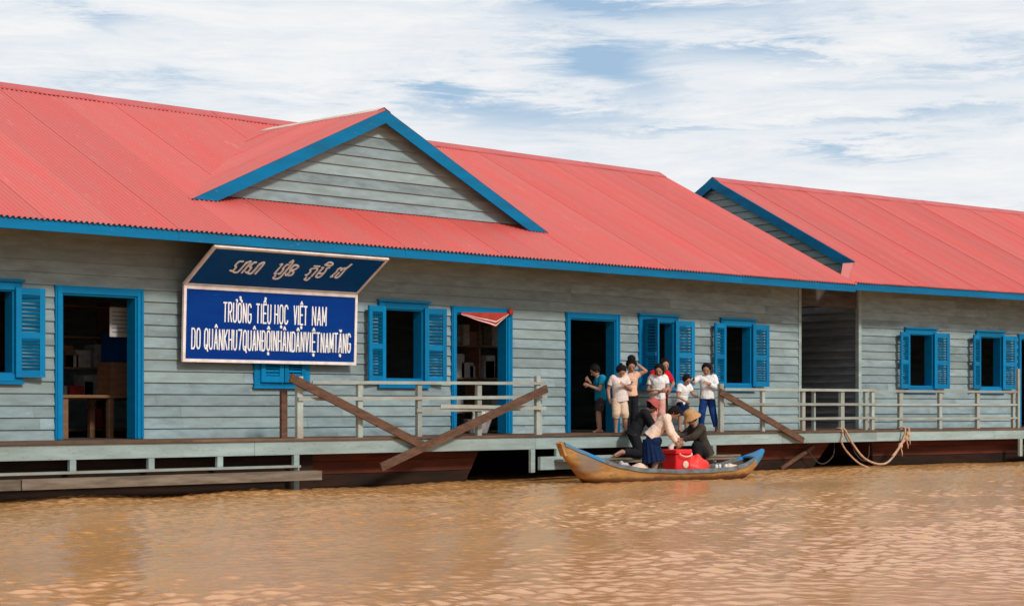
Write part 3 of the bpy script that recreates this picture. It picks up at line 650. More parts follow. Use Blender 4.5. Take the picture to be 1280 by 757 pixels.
def paint(words, x0, x1, z0, z1, w):
    """words: list of glyphs, each a letter followed by its marks; fitted so that the line runs x0..x1, capitals z0..z1"""
    wd = {'I': .18, 'M': 1.15, ' ': .30}; gap = .58; tot = sum(wd.get(g[0], 1.0) for g in words) + gap*(len(words)-1); u = (x1-x0)/tot; x = x0; mb = MB(); rn = random.Random(5)
    for g in words:
        cw = wd.get(g[0], 1.0)*u
        if g != ' ':
            jx, jz = rn.uniform(-.002, .002), rn.uniform(-.004, .004)
            for path in GL[g[0]] + [p for m_ in g[1:] for p in MK[m_]]:
                for (ax, ay), (bx_, by) in zip(path[:-1], path[1:]):
                    A = Vector((x+jx+ax*cw, z0+jz+ay*(z1-z0))); B = Vector((x+jx+bx_*cw, z0+jz+by*(z1-z0))); d = B-A; L = d.length
                    if L < 1e-5: continue
                    d /= L; ww = w*(1.0 if abs(d.y) > .6 else 1.25)/2; nr = Vector((-d.y, d.x))*ww; A -= d*w*.35; B += d*w*.35
                    k = len(mb.f)*.00001
                    mb.add([SP(p.x, sz(p.y), n) for n in (.004, .0165+k) for p in (A-nr, B-nr, B+nr, A+nr)], [(0, 3, 2, 1), (4, 5, 6, 7), (0, 1, 5, 4), (1, 2, 6, 5), (2, 3, 7, 6), (3, 0, 4, 7)])
        x += cw + gap*u
    mb.build('lettering', M['letter'], t, recalc=True)
zs = T0[1]-T1[1]
def sz(z): return (z-T1[1])/zs
for w, a, b in ((['T', 'R', "U'", "O'?", 'N', 'G'], 15.262, 15.732), (['T', 'I', 'E^?', 'U'], 15.831, 16.086), (['H', 'O.', 'C'], 16.158, 16.389), (['V', 'I', 'E^.', 'T'], 16.505, 16.741), (['N', 'A', 'M'], 16.844, 17.099)):
    paint(w, a, b, 2.350, 2.615, .019)
paint(['D', 'O', ' ', 'Q', 'U', 'A^', 'N', 'K', 'H', 'U', '7', 'Q', 'U', 'A^', 'N', 'D-', 'O^.', 'I', 'N', 'H', 'A^', 'N', 'D', 'A^', 'N', 'V', 'I', 'E^.', 'T', 'N', 'A', 'M', 'T', 'Av.', 'N', 'G'],
      14.735, 17.562, 1.962, 2.238, .018)
# Khmer line on the hood, painted in brush strokes (s measured in metres up the slope)
def strokes(name, x0, x1, s0, s1, paths, w=.027):
    mb = MB()
    for path in paths:
        q = cr([(p[0], p[1], 0) for p in path], 6) if len(path) > 2 else [Vector((p[0], p[1], 0)) for p in path]
        for a, b in zip(q[:-1], q[1:]):
            A = Vector((x0+a.x*(x1-x0), s0+a.y*(s1-s0))); B = Vector((x0+b.x*(x1-x0), s0+b.y*(s1-s0)))
            d = (B-A); L = d.length
            if L < 1e-5: continue
            d /= L; nrm = Vector((-d.y, d.x))*w/2; A -= d*w*.3; B += d*w*.3
            P4 = [A-nrm, B-nrm, B+nrm, A+nrm]; kk = len(mb.f)*.00001
            mb.add([HP(p.x, p.y, n) for n in (.002, .016+kk) for p in P4], [(0, 3, 2, 1), (4, 5, 6, 7), (0, 1, 5, 4), (1, 2, 6, 5), (2, 3, 7, 6), (3, 0, 4, 7)])
    mb.build(name, M['letter_bright'], t, recalc=True)
KH = [(15.14, 15.60, .35, .60, [[(.0,.15),(.1,.1),(.12,.45),(.04,.6),(.06,.95),(.2,1.0)], [(.12,.1),(.2,0),(.32,.08),(.34,.95)], [(.34,.75),(.40,1.0),(.48,.95),(.48,0)],
        [(.58,.12),(.66,.06),(.66,.5),(.58,.6),(.60,.95),(.68,1.0)], [(.66,.06),(.76,-.02),(.84,.1),(.84,.9)], [(.84,.75),(.9,1),(.98,.95),(.98,0)]]),
    (15.88, 16.22, .36, .60, [[(0,.95),(.08,1),(.1,.8),(.1,.1),(.2,.05)], [(.28,.12),(.36,.08),(.36,.5),(.3,.6),(.32,.95),(.42,1)], [(.22,-.12),(.22,-.35),(.4,-.42),(.53,-.15),(.53,1.1),(.46,1.4),(.38,1.2)],
        [(.66,.12),(.74,.0),(.76,.4),(.68,.6),(.70,.95),(.82,1.0),(.96,.9),(.92,.62),(.80,.5),(.96,.35),(.98,.08),(.84,0)]]),
    (16.46, 16.80, .37, .60, [[(.0,.12),(.08,.06),(.1,.45),(.02,.6),(.06,.75),(.34,.75),(.36,.0)], [(.05,1.02),(.34,1.02)], [(.14,-.15),(.14,-.35),(.3,-.4),(.34,-.15)],
        [(.50,.95),(.58,.9),(.55,.5),(.6,0),(.8,0),(.84,.5),(.78,.9),(.88,1)], [(.6,.35),(.82,.35)], [(.54,1.22),(.64,1.5),(.86,1.42),(.86,1.22),(.6,1.22)]]),
    (16.93, 17.10, .39, .60, [[(.2,0),(0,0),(.12,.5),(.05,.9),(.3,1.0),(.45,.75),(.6,1),(.8,.9),(.8,.0),(.45,0),(.45,.5)], [(.8,.9),(.98,1.5)]])]
for a in KH: strokes('khmer_lettering', *a)

# ================================================================== THINGS SEEN THROUGH THE DOORS
t = thing('wooden_desk', 'brown wooden desk with a box on it inside the left doorway', 'desk', (14.6, 1.0, .72))
mb = MB(); mb.box(13.2, 15.9, .75, 1.35, 1.28, 1.32); mb.build('desk_top', M['brownwood'], t)
for x in (14.02, 15.8, 13.3):
    for y in (.78, 1.26): MB().box(x, x+.08, y, y+.07, .72, 1.28).build('leg', M['brownwood'], t)
solo('wooden_box', MB().box(14.10, 14.7, .85, 1.2, 1.324, 1.78), M['brownwood'], 'brown wooden box standing on the desk in the left doorway', 'box', (14.4, 1.0, 1.324))
t = thing('notice_sheet', 'pale printed notice sheet hanging at the top of the left doorway', 'notice', (14.04, .5, 2.1))
MB().box(13.86, 14.22, .50, .506, 2.12, 2.53).build('sheet', M['paper'], t)
mb = MB()
for k in range(6): mb.box(13.90, 14.18-.05*(k % 2), .4955, .499, 2.18+k*.055, 2.195+k*.055)
mb.build('print', M['ink'], t)
solo('blue_cabinet', MB().box(14.35, 14.9, 1.2, 1.5, 1.8, 2.2).box(14.36, 14.6, 1.18, 1.2, 1.82, 2.18), M['hoodblue'], 'dark blue cabinet above the wooden box in the left doorway', 'cabinet', (14.6, 1.3, 1.8))
t = thing('bookcase', 'dim shelf rack with papers seen through the left doorway', 'shelf', (13.9, 2.2, .72))
mb = MB()
for z in (.8, 1.25, 1.7, 2.15, 2.6): mb.box(13.2, 15.6, 2.0, 2.35, z, z+.03)
for x in (13.2, 14.0, 14.8, 15.57): mb.box(x, x+.04, 2.0, 2.35, .72, 2.7)
mb.build('shelf_frame', M['brownwood'], t)
for k in range(16):
    x = 13.28+random.random()*2.2; z = random.choice((.83, 1.28, 1.73, 2.18)); MB().box(x, x+random.uniform(.08, .25), 2.02, 2.3, z, z+random.uniform(.12, .34)).build('book_stack', random.choice([M['paper'], M['greyplastic'], M['greyplastic'], M['brownwood'], M['valance'], M['canoegrey']]), t)
t = thing('shelf_rack', 'rack of papers and pots seen through the doorway with the red valance', 'shelf', (21.6, 1.3, .72))
mb = MB()
for z in (1.05, 1.62, 2.17): mb.box(20.7, 22.8, 1.2, 1.55, z, z+.03)
for x in (20.7, 21.55, 22.76): mb.box(x, x+.04, 1.2, 1.55, .72, 2.7)
mb.build('shelf_frame', M['brownwood'], t)
for k in range(14):
    x = 20.78+random.random()*1.7; z = random.choice((1.08, 1.65, 1.65, 2.20)); MB().box(x, x+random.uniform(.12, .3), 1.22, 1.45, z, z+random.uniform(.12, .40)).build('paper_stack', random.choice([M['paper'], M['greyplastic'], M['greyplastic'], M['brownwood'], M['canoegrey']]), t)
t = thing('clutter_basket', 'low basket of cups on the floor inside the doorway with the red valance', 'basket', (20.9, .5, .72))
mb = MB(); mb.cone((20.85, .5, .725), (20.85, .5, .95), .16, .24, 16); mb.build('basket', M['greyplastic'], t)
for k in range(5): MB().cone((20.72+.07*k, .45+.05*(k % 2), .95), (20.72+.07*k, .42, 1.06+.02*(k % 3)), .035, .045, 10).build('cup', M['white'], t)
# red valance in the doorway: sagging cloth with white stripes
t = thing('door_valance', 'dark red cloth with striped edge tied across the top of the middle doorway', 'curtain', (20.5, -.07, 2.4))
def valp(u, v):
    x = 19.95 + 1.08*u; top = 2.655 + .03*u; lo = 2.615 - .17*u/.72 if u < .72 else 2.445 + (u-.72)/.28*.235
    lo = min(lo, top-.012)
    return Vector((x, -.075 - .015*math.sin(u*14)*v, top + (lo-top)*v))
def sheetgrid(v0, v1, n=24, dy=0):
    mb = MB(); vs = []; fs = []
    for i in range(n+1):
        for vv in (v0, (v0+v1)/2, v1): p = valp(i/n, vv); p.y += dy; vs.append(p)
    m = len(vs); vs += [p + Vector((0, .004, 0)) for p in vs]
    for i in range(n):
        for r in range(2): k = i*3+r; fs.append((k, k+3, k+4, k+1)); fs.append((m+k, m+k+1, m+k+4, m+k+3))
    mb.add(vs, fs); return mb
sheetgrid(0, 1).build('cloth', M['valance'], t, smooth=True)
mb = MB()
for a, b in ((.60, .68), (.86, .94)): q = sheetgrid(a, b, dy=-.003); mb.add(q.v, q.f)
mb.build('stripe', M['white'], t)
mb = MB(); mb.ell((21.04, -.085, 2.70), .055, .04, .06); mb.build('knot', M['valance'], t, smooth=True)
# low blue gate in the passage
t = thing('passage_gate', 'low dark blue board gate in the shadow of the passage', 'gate', (29.9, 1.2, .712))
mb = MB()
for k in range(3): mb.rt().box(29.55+k*.14, 29.67+k*.14, 1.2, 1.23, .73, 1.40)
mb.build('board', M['blue'], t); MB().box(29.5, 30.02, 1.23, 1.26, 1.2, 1.28).build('cross_rail', M['blue'], t)

# ================================================================== CANOE
TL, TR = Vector((20.0, -2.25, 0)), Vector((24.58, -2.48, 0))
bd = (TR-TL); BL = bd.length; bd.normalize(); bn = Vector((-bd.y, bd.x, 0))
if bn.y > 0: bn = -bn          # bn points to the viewer
def interp(tab, t):
    for (a, x), (b, y) in zip(tab[:-1], tab[1:]):
        if t <= b:
            q = (t-a)/(b-a); q = q*q*(3-2*q)*.4 + q*.6; return x+(y-x)*q
    return tab[-1][1]
sheer = [(0, .60), (.05, .50), (.12, .37), (.20, .265), (.30, .20), (.45, .165), (.60, .16), (.75, .175), (.84, .22), (.91, .295), (.96, .36), (1, .43)]
keel = [(0, .44), (.04, .26), (.08, .10), (.12, -.02), (.18, -.09), (.3, -.12), (.7, -.12), (.82, -.08), (.89, .0), (.94, .11), (.97, .21), (1, .32)]
beam_ = [(0, .06), (.05, .14), (.12, .27), (.25, .37), (.4, .43), (.6, .43), (.75, .37), (.88, .23), (.95, .12), (1, .04)]
boat = thing('wooden_canoe', 'ochre wooden canoe with worn blue prow tips moored beside the deck', 'boat', (22.3, -2.37, 0), math.atan2(bd.y, bd.x))
def cst(t, th):
    s, k, b = interp(sheer, t)-th*0, interp(keel, t)+th, max(.012, interp(beam_, t)-th)
    c = TL + bd*(t*BL)
    prof = [(-1, s), (-.93, k+(s-k)*.62), (-.80, k+(s-k)*.30), (-.5, k+(s-k)*.05), (0, k), (.5, k+(s-k)*.05), (.80, k+(s-k)*.30), (.93, k+(s-k)*.62), (1, s)]
    return [c + bn*(-p[0]*b) + Vector((0, 0, p[1])) for p in prof]
NS = 44
def skin_hull(th, rev):
    mb = MB(); vs = []; fs = []
    for i in range(NS+1): vs += cst(i/NS, th)
    for i in range(NS):
        for k in range(8): q = (i*9+k, i*9+k+1, (i+1)*9+k+1, (i+1)*9+k); fs.append(q[::-1] if rev else q)
    if not rev: fs += [tuple(range(9)), tuple(NS*9+k for k in range(9))[::-1]]
    mb.add(vs, fs); return mb
# hull paint: dark waterline stain low down, blue on the prow tips
hm = M['canoe']
o = skin_hull(0, False).build('hull', hm, boat, smooth=True, recalc=True)
nt_ = hm.node_tree; b_ = nt_.nodes['Principled BSDF']; src = b_.inputs['Base Color'].links[0].from_socket
co_ = nt_.nodes.new('ShaderNodeTexCoord'); sp_ = nt_.nodes.new('ShaderNodeSeparateXYZ'); lk(nt_, co_.outputs['Object'], sp_.inputs[0])
ns_ = nd(nt_, 'ShaderNodeTexNoise', Scale=5.0, Detail=5.0); lk(nt_, co_.outputs['Object'], ns_.inputs[0])
zz = math_n(nt_, 'ADD', sp_.outputs[2], math_n(nt_, 'MULTIPLY', math_n(nt_, 'SUBTRACT', ns_.outputs[0], .5), .10))
f_ = ramp(nt_, zz, [(.0, (1, 1, 1)), (.045, (.75, .75, .75)), (.085, (0, 0, 0))]); c1 = mixc(nt_, f_, src, (.085, .035, .02))
xx = math_n(nt_, 'ADD', sp_.outputs[0], math_n(nt_, 'MULTIPLY', math_n(nt_, 'SUBTRACT', ns_.outputs[0], .5), .5))
hi = math_n(nt_, 'SUBTRACT', zz, math_n(nt_, 'MULTIPLY', 1.0, .20))
fr = math_n(nt_, 'MULTIPLY', ramp(nt_, math_n(nt_, 'DIVIDE', xx, 3.0), [(.66, (0, 0, 0)), (.69, (1, 1, 1))]), ramp(nt_, zz, [(.19, (0, 0, 0)), (.22, (1, 1, 1))]))
c1 = mixc(nt_, fr, c1, (.05, .21, .34))
fl = math_n(nt_, 'MULTIPLY', ramp(nt_, math_n(nt_, 'DIVIDE', math_n(nt_, 'ADD', xx, 3.0), 6.0), [(.155, (0, 0, 0)), (.17, (1, 1, 1)), (.20, (1, 1, 1)), (.225, (0, 0, 0))]), ramp(nt_, zz, [(.15, (0, 0, 0)), (.19, (.9, .9, .9))]))
c1 = mixc(nt_, math_n(nt_, 'MULTIPLY', fl, .55), c1, (.16, .19, .20))
lk(nt_, c1, b_.inputs['Base Color'])
skin_hull(.024, True).build('inner_hull', M['canoein'], boat, smooth=True)
for s in (1, -1):
    mb = MB(); vs = []; fs = []
    for i in range(NS+1):
        t_ = i/NS; c = TL + bd*(t_*BL); b = interp(beam_, t_); z = interp(sheer, t_)
        hgt = .05 if .12 < t_ < .9 else .035
        for dn, dz_ in ((.012, -hgt), (.014, .012), (-.032, .012), (-.032, -hgt)): vs.append(c + bn*s*(b+dn) + Vector((0, 0, z+dz_)))
    for i in range(NS):
        for k in range(4): fs.append((i*4+k, i*4+(k+1) % 4, (i+1)*4+(k+1) % 4, (i+1)*4+k))
    fs += [(0, 1, 2, 3), (NS*4+3, NS*4+2, NS*4+1, NS*4)]
    mb.add(vs, fs)
    mb.mi = [1 if (len(mb.mi) and (i//4 < 6 or i//4 > 39)) else 0 for i in range(len(mb.f))]
    mb.build('gunwale', [M['canoegrey'], M['canoeblue']], boat, recalc=True)
for t_ in (.18, .36, .66, .84):
    c = TL + bd*(t_*BL); b = interp(beam_, t_)-.03; z = interp(sheer, t_)-.05
    mb = MB(); mb.obox(c+Vector((0, 0, z)), bd, bn, (0, 0, 1), .06, b, .012); mb.build('thwart', M['canoein'], boat)
# blue painted fore-decks on both tips
for (ta, tb, nm) in ((.0, .115, 'prow_deck'), (.925, 1.0, 'prow_deck')):
    mb = MB(); vs = []; fs = []; n = 8
    for i in range(n+1):
        t_ = ta+(tb-ta)*i/n; c = TL + bd*(t_*BL); b = interp(beam_, t_)+.004; z = interp(sheer, t_)+.016
        for q in (1, .3, -.3, -1): vs.append(c + bn*q*b + Vector((0, 0, z + (.012 if abs(q) < .5 else 0))))
        for q in (-1, 1): vs.append(c + bn*q*b + Vector((0, 0, z-.02)))
    for i in range(n):
        for k in range(6): fs.append((i*6+k, i*6+(k+1) % 6, (i+1)*6+(k+1) % 6, (i+1)*6+k))
    fs += [tuple(range(6)), tuple(n*6+k for k in range(6))[::-1]]
    mb.add(vs, fs); mb.build(nm, M['canoeblue'], boat, recalc=True)
mb = MB(); c = TL + Vector((-.01, 0, .52)); mb.obox(c, (.45, 0, -.89), bn, (.89, 0, .45), .11, .055, .03); mb.build('stem_block', M['canoe'], boat)

# ---- cargo
t = thing('cool_box', 'red plastic cool box with a lid standing in the canoe', 'cool box', (22.42, -2.44, .02))
def rbox(mb, x0, x1, y0, y1, z0, z1, r=.03, tap=0.0):
    ring = []
    for cx, cy, a0 in ((x1-r, y1-r, 0), (x0+r, y1-r, 90), (x0+r, y0+r, 180), (x1-r, y0+r, 270)):
        for k in range(4): a = R(a0+30*k); ring.append((cx+r*math.cos(a), cy+r*math.sin(a)))
    n = len(ring); mx_, my_ = (x0+x1)/2, (y0+y1)/2; vs = []
    for z, s in ((z0, 1-tap), (z1-r*.4, 1), (z1, 1-.4*r/(x1-x0))):
        vs += [(mx_+(p[0]-mx_)*s, my_+(p[1]-my_)*s, z) for p in ring]
    fs = [(l*n+k, l*n+(k+1) % n, (l+1)*n+(k+1) % n, (l+1)*n+k) for l in range(2) for k in range(n)] + [tuple(range(n))[::-1], tuple(2*n+k for k in range(n))]
    mb.add(vs, fs); return mb
rbox(MB(), 22.24, 22.60, -2.60, -2.28, .02, .41, .04, .06).build('box_body', M['red'], t, recalc=True)
rbox(MB(), 22.22, 22.62, -2.62, -2.26, .415, .48, .04).build('lid', M['red'], t, recalc=True)
mb = MB(); mb.tube(cr([(22.27, -2.635, .42), (22.30, -2.655, .39), (22.42, -2.66, .365), (22.54, -2.655, .39), (22.57, -2.635, .42)]), .010, 8); mb.build('handle', M['cream'], t, smooth=True)
mb = MB(); mb.ell((22.46, -2.605, .24), .07, .012, .06); mb.build('emblem', M['cream'], t, smooth=True)
def blob(name, c, rx, ry, rz, mat, label, cat, amp=.15, seed=1, group=None, freq=7):
    rnd = random.Random(seed); mb = MB(); mb.ell((0, 0, 0), 1, 1, 1, n=26, m=16); ph = [rnd.uniform(0, 6.28) for _ in range(6)]
    vs = []
    for v in mb.v:
        v = Vector(v); k = 1 + amp*(math.sin(v.x*freq+ph[0])*math.sin(v.y*freq*.8+ph[1]) + .6*math.sin(v.z*freq*1.3+v.x*4+ph[2]))
        z = max(v.z, -.35)
        vs.append((c[0]+v.x*rx*k, c[1]+v.y*ry*k, c[2]+(z+.35)*rz*k))
    mb.v = vs; return solo(name, mb, M[mat], label, cat, c, group, smooth=True)
blob('red_sheet', (22.82, -2.50, .04), .26, .18, .27, 'redcloth', 'crumpled bright red plastic sheet heaped beside the cool box', 'plastic sheet', .10, 3)
blob('cloth_bundle', (21.55, -2.42, .08), .20, .14, .14, 'cream', 'flat cream cloth bundle in the bow of the canoe', 'bundle', .06, 5)
blob('plastic_bag', (21.22, -2.38, .10), .15, .11, .15, 'greyplastic', 'grey and white plastic bag nearest the tall prow of the canoe', 'bag', .14, 8)
blob('cloth_bundle', (23.72, -2.50, .10), .17, .11, .09, 'cream', 'small cream bundle behind the white bottles near the low prow', 'bundle', .10, 9)
blob('blue_bag', (23.05, -2.2, .14), .14, .12, .22, 'canoeblue', 'blue bag tucked behind the red plastic sheet', 'bag', .10, 12)
for k, (x, y) in enumerate(((23.33, -2.52), (23.44, -2.50), (23.56, -2.53))):
    bt = thing('small_bottle', ['small white bottle beside the red sheet, first of the row', 'small white bottle in the middle of the row of three', 'small white bottle at the low prow end of the row of three'][k], 'bottle', (x, y, .06), 0, 'white bottles standing in the canoe')
    MB().cone((x, y, .06), (x, y, .20), .028, .026, 12).cone((x, y, .20), (x, y, .225), .026, .012, 12).build('bottle_body', M['white'], bt, smooth=False)
    MB().cone((x, y, .225), (x, y, .25), .014, .014, 10).build('cap', M['canoegrey'], bt)
for k, (x, y) in enumerate(((22.30, -2.42), (22.40, -2.36))):
    mb = MB(); mb.cone((x, y, .482), (x, y, .54+.02*k), .03, .042, 12); solo('cup', mb, M['white'], ['white cup on the left of the cool box lid', 'slightly taller white cup on the middle of the cool box lid'][k], 'cup', (x, y, .482), 'white cups on the cool box')

# ================================================================== PEOPLE
def person(label, loc, head_deg, h, P={}, skin='skin', look=10, turn=0, build_=1.0, wear=(), hair='short', hat=None, vox=.0058, sole=0.0):
    """P: joint overrides as fractions of h in the body frame (forward, left, up)"""
    J = dict(hipl=(0, .047, .50), hipr=(0, -.047, .50), knl=(.012, .052, .275), knr=(.012, -.052, .275), anl=(-.012, .052, .045), anr=(-.012, -.052, .045),
             pel=(0, 0, .53), che=(0, 0, .735), nek=(0, 0, .825), hed=(.012, 0, .915), shl=(0, .105, .79), shr=(0, -.105, .79),
             ell=(-.012, .135, .625), elr=(-.012, -.135, .625), wrl=(.04, .125, .48), wrr=(.04, -.125, .48), tol=None, tor=None)
    J.update(P)
    root = thing('person', label, 'person', loc, R(head_deg))
    r = {k: (Vector(v)*h if v is not None else None) for k, v in J.items()}
    lat = Vector((0, 1, 0)); g = h*build_*(1.07 if h < 1.35 else 1.0); W = root.matrix_basis
    spine = (r['che']-r['pel']).normalized()
    lat = (r['shl']-r['shr']).normalized()
    def torso(mb, inf, low=0.0):
        base = r['pel'] - spine*max(low, .01)*h
        mb.cone(base, r['pel'], .078*g+inf*1.9, .080*g+inf*1.5, 18, lat, .70+(.10 if inf else 0))
        if inf: mb.cone(r['pel'], (r['pel']+r['che'])/2, .080*g+inf*1.5, .076*g+inf*1.2, 18, lat, .76)
        mb.cone(r['pel'], (r['pel']+r['che'])/2, .080*g+inf, .076*g+inf, 18, lat, .70)
        mb.cone((r['pel']+r['che'])/2, r['che'], .076*g+inf, .090*g+inf, 18, lat, .70)
        mb.cone(r['che'], r['nek']-spine*.01*h, .090*g+inf, .045*g+inf*.4, 18, lat, .70)
        mb.rc(r['shl']-lat*.015*h, r['che']+lat*.03*h, .036*g+inf, .055*g+inf); mb.rc(r['shr']+lat*.015*h, r['che']-lat*.03*h, .036*g+inf, .055*g+inf)
        if not inf: mb.ell(r['pel']-spine*.02*h, .062*g, .084*g, .06*g, X=lat.cross(spine), Z=spine)
    b = MB(); torso(b, 0)
    b.rc(r['nek']-spine*.02*h, r['hed']-Vector((.012*h, 0, .045*h)) if False else (r['nek']*.35+r['hed']*.65), .030*g, .028*g)
    # head
    hy = R(turn); lk_ = R(look)
    hf = Vector((math.cos(hy)*math.cos(lk_), math.sin(hy)*math.cos(lk_), -math.sin(lk_))); hl = Vector((-math.sin(hy), math.cos(hy), 0)); hu = hf.cross(hl)
    hc = r['hed']; k = h if h < 1.35 else h*.9
    hs = (.163 if h < 1.35 else .137)*h/2
    b.ell(hc + hu*.12*hs, hs*.86, hs*.78, hs*.90, X=hf, Z=hu, n=18, m=12)
    b.ell(hc - hu*.42*hs + hf*.16*hs, hs*.66, hs*.58, hs*.60, X=hf, Z=hu, n=16, m=10)
    b.rc(hc + hf*.80*hs + hu*.05*hs, hc + hf*.96*hs - hu*.18*hs, .07*hs, .13*hs)
    for s in (-1, 1): b.ell(hc + hl*s*.78*hs - hf*.05*hs - hu*.05*hs, .14*hs, .07*hs, .22*hs, X=hf, Z=hu, n=8, m=6)
    # arms and hands
    for S, sg in (('l', 1), ('r', -1)):
        sh, el, wr = r['sh'+S], r['el'+S], r['wr'+S]
        b.rc(sh, el, .033*g, .025*g); b.rc(el, wr, .025*g, .018*g)
        d = (wr-el).normalized(); pn = Vector((0, -sg, 0)); pn = pn - d*pn.dot(d)
        pn = pn.normalized() if pn.length > .25 else (Vector((0, 0, -1)) - d*Vector((0, 0, -1)).dot(d)).normalized()
        sd_ = d.cross(pn).normalized(); hh = h*.105
        if sd_.x < 0: sd_ = -sd_
        b.ell(wr + d*hh*.28, hh*.30, hh*.24, hh*.13, X=d, Z=pn, n=12, m=8)
        for q, (off, ln) in enumerate(((.17, .38), (.06, .44), (-.06, .42), (-.17, .32))):
            p0 = wr + d*hh*.45 + sd_*hh*off; p1 = p0 + d*hh*ln*.5 + pn*hh*.04 + sd_*hh*off*.25; p2 = p1 + d*hh*ln*.4 + pn*hh*ln*.35
            b.rc(p0, p1, .0062*h, .0056*h); b.rc(p1, p2, .0056*h, .0048*h)
        p0 = wr + d*hh*.14 + sd_*hh*.16; p1 = p0 + d*hh*.22 + sd_*hh*.20 + pn*hh*.06; b.rc(p0, p1, .0075*h, .0062*h); b.rc(p1, p1 + d*hh*.18 + pn*hh*.08, .0062*h, .0052*h)
    # legs and feet
    for S, sg in (('l', 1), ('r', -1)):
        hp, kn, an = r['hip'+S], r['kn'+S], r['an'+S]
        b.rc(hp, kn, .056*g, .035*g); b.rc(kn, kn*.55+an*.45, .034*g, .033*g); b.rc(kn*.55+an*.45, an, .033*g, .021*g)
        to = r['to'+S] if r['to'+S] is not None else an + Vector((.085*h, sg*.02*h, -.030*h))
        hl_ = an + (an-to).normalized()*.022*h*Vector((1, 1, 1)).x; 
        if abs((an-kn).normalized().z) > .5: hl_.z = an.z - .022*h
        b.rc(hl_, to, .022*h, .013*h); b.rc(an, an*.5+to*.5, .021*g, .018*h)
        td = (to-hl_).normalized(); ts = td.cross(Vector((0, 0, 1))).normalized()
        for q in range(5):
            o_ = ts*(q-2)*.0095*h; b.rc(to + o_*.8 - td*.01*h, to + o_*1.15 + td*(.016-.0022*abs(q-1.2))*h, .0085*h, .0062*h)
    b.v = [tuple(v) for v in b.v]
    # build in body frame: children of the rotated root
    def mk(mb, name, mat, vx=vox, sm=3):
        o = remesh(mb, name, M[mat], vx, None, sm); o.parent = root
        if name not in ('body', 'hair'):
            from mathutils import noise
            ns = [v.normal.copy() for v in o.data.vertices]; sd0 = Vector((loc[0]*3, loc[1]*5, 0))
            for v, n_ in zip(o.data.vertices, ns):
                q = v.co*15 + sd0; w_ = noise.noise(Vector((q.x, q.y, q.z*.7))) + .6*noise.noise(q*2.3)
                v.co += n_*(.0055*w_)
        return o
    body = mk(b, 'body', skin)
    mb = MB(); 
    for s in (-1, 1): mb.ell(hc + hf*.80*hs + hl*s*.30*hs + hu*.10*hs, .05*hs, .11*hs, .065*hs, X=hf, Z=hu, n=8, m=6)
    mb.build('eyes', M['eye'], root, smooth=True, local=True)
    MB().ell(hc + hf*.80*hs - hu*.45*hs, .05*hs, .20*hs, .05*hs, X=hf, Z=hu, n=8, m=6).build('mouth', M['lip'], root, smooth=True, local=True)
    # hair
    mb = MB(); mb.ell(hc + hu*.24*hs - hf*.16*hs, hs*.93, hs*.92, hs*.92, X=hf, Z=hu, n=18, m=12)
    if hair in ('long', 'bob', 'bun', 'tail'): mb.ell(hc - hf*.42*hs - hu*.15*hs, hs*.60, hs*.84, hs*.85, X=hf, Z=hu)
    if hair == 'bob':
        for s in (-1, 1): mb.ell(hc + hl*s*.66*hs - hf*.12*hs - hu*.2*hs, hs*.40, hs*.26, hs*.7, X=hf, Z=hu)
    if hair == 'long': mb.rc(hc - hf*.5*hs - hu*.2*hs, hc - hf*.9*hs - Vector((0, 0, 1.7*hs)), hs*.55, hs*.25)
    if hair == 'bun': mb.ell(hc + hu*1.25*hs - hf*.35*hs, hs*.75, hs*.72, hs*.55, X=hf, Z=hu); mb.ell(hc + hu*.95*hs - hf*.1*hs, hs*.6, hs*.7, hs*.5, X=hf, Z=hu)
    if hair == 'tail': mb.ell(hc + hu*.7*hs - hf*.95*hs, hs*.35, hs*.3, hs*.3, X=hf, Z=hu); mb.rc(hc + hu*.5*hs - hf*1.0*hs, hc - hf*1.15*hs - hu*.9*hs, hs*.26, hs*.10)
    rnd = random.Random(int(h*1e4)+len(label))
    for _ in range(26):      # uneven tufts
        a, e = rnd.uniform(0, 6.28), rnd.uniform(.1, 1.3); dd = (hf*math.cos(a) + hl*math.sin(a))*math.cos(e) + hu*math.sin(e)
        if dd.dot(hf) > .55 and e < .6: continue
        mb.ell(hc + hu*.24*hs - hf*.16*hs + dd*hs*.86, hs*.16, hs*.16, hs*.13, n=8, m=6)
    mk(mb, 'hair', 'hair', vox, 1)
    for w in wear:
        kind, mat = w[0], w[1]; mb = MB(); opt = w[2] if len(w) > 2 else {}
        if kind == 'shirt':
            torso(mb, .012 + opt.get('loose', 0), opt.get('low', .05)); sl = opt.get('sleeve', .55)
            for S in 'lr':
                sh, el, wr = r['sh'+S], r['el'+S], r['wr'+S]
                if sl <= 0: mb.rc(sh, sh*.9+el*.1, .037*g, .036*g); continue
                mb.ell(sh, .036*g+.007, .036*g+.007, .036*g+.007)
                e = sh + (el-sh)*min(sl, 1)
                mb.cone(sh, e, .037*g+.008, .034*g+.012, 14)
                if sl > 1: mb.ell(el, .033*g+.011, .033*g+.011, .033*g+.011); mb.cone(el, el+(wr-el)*(sl-1), .033*g+.010, .025*g+.010, 14)
            if opt.get('collar'): mb.cone(r['nek']-spine*.035*h, r['nek']+spine*.005*h, .055*g, .043*g, 16)
        elif kind == 'pants':
            ln = opt.get('length', 1.95); fl = opt.get('flare', 0)
            mb.ell(r['pel']-spine*.02*h, .064*g, .084*g, .062*g, X=lat.cross(spine), Z=spine); mb.cone(r['pel']-spine*.03*h, r['pel']+spine*.035*h, .084*g, .086*g, 18, lat, .74)
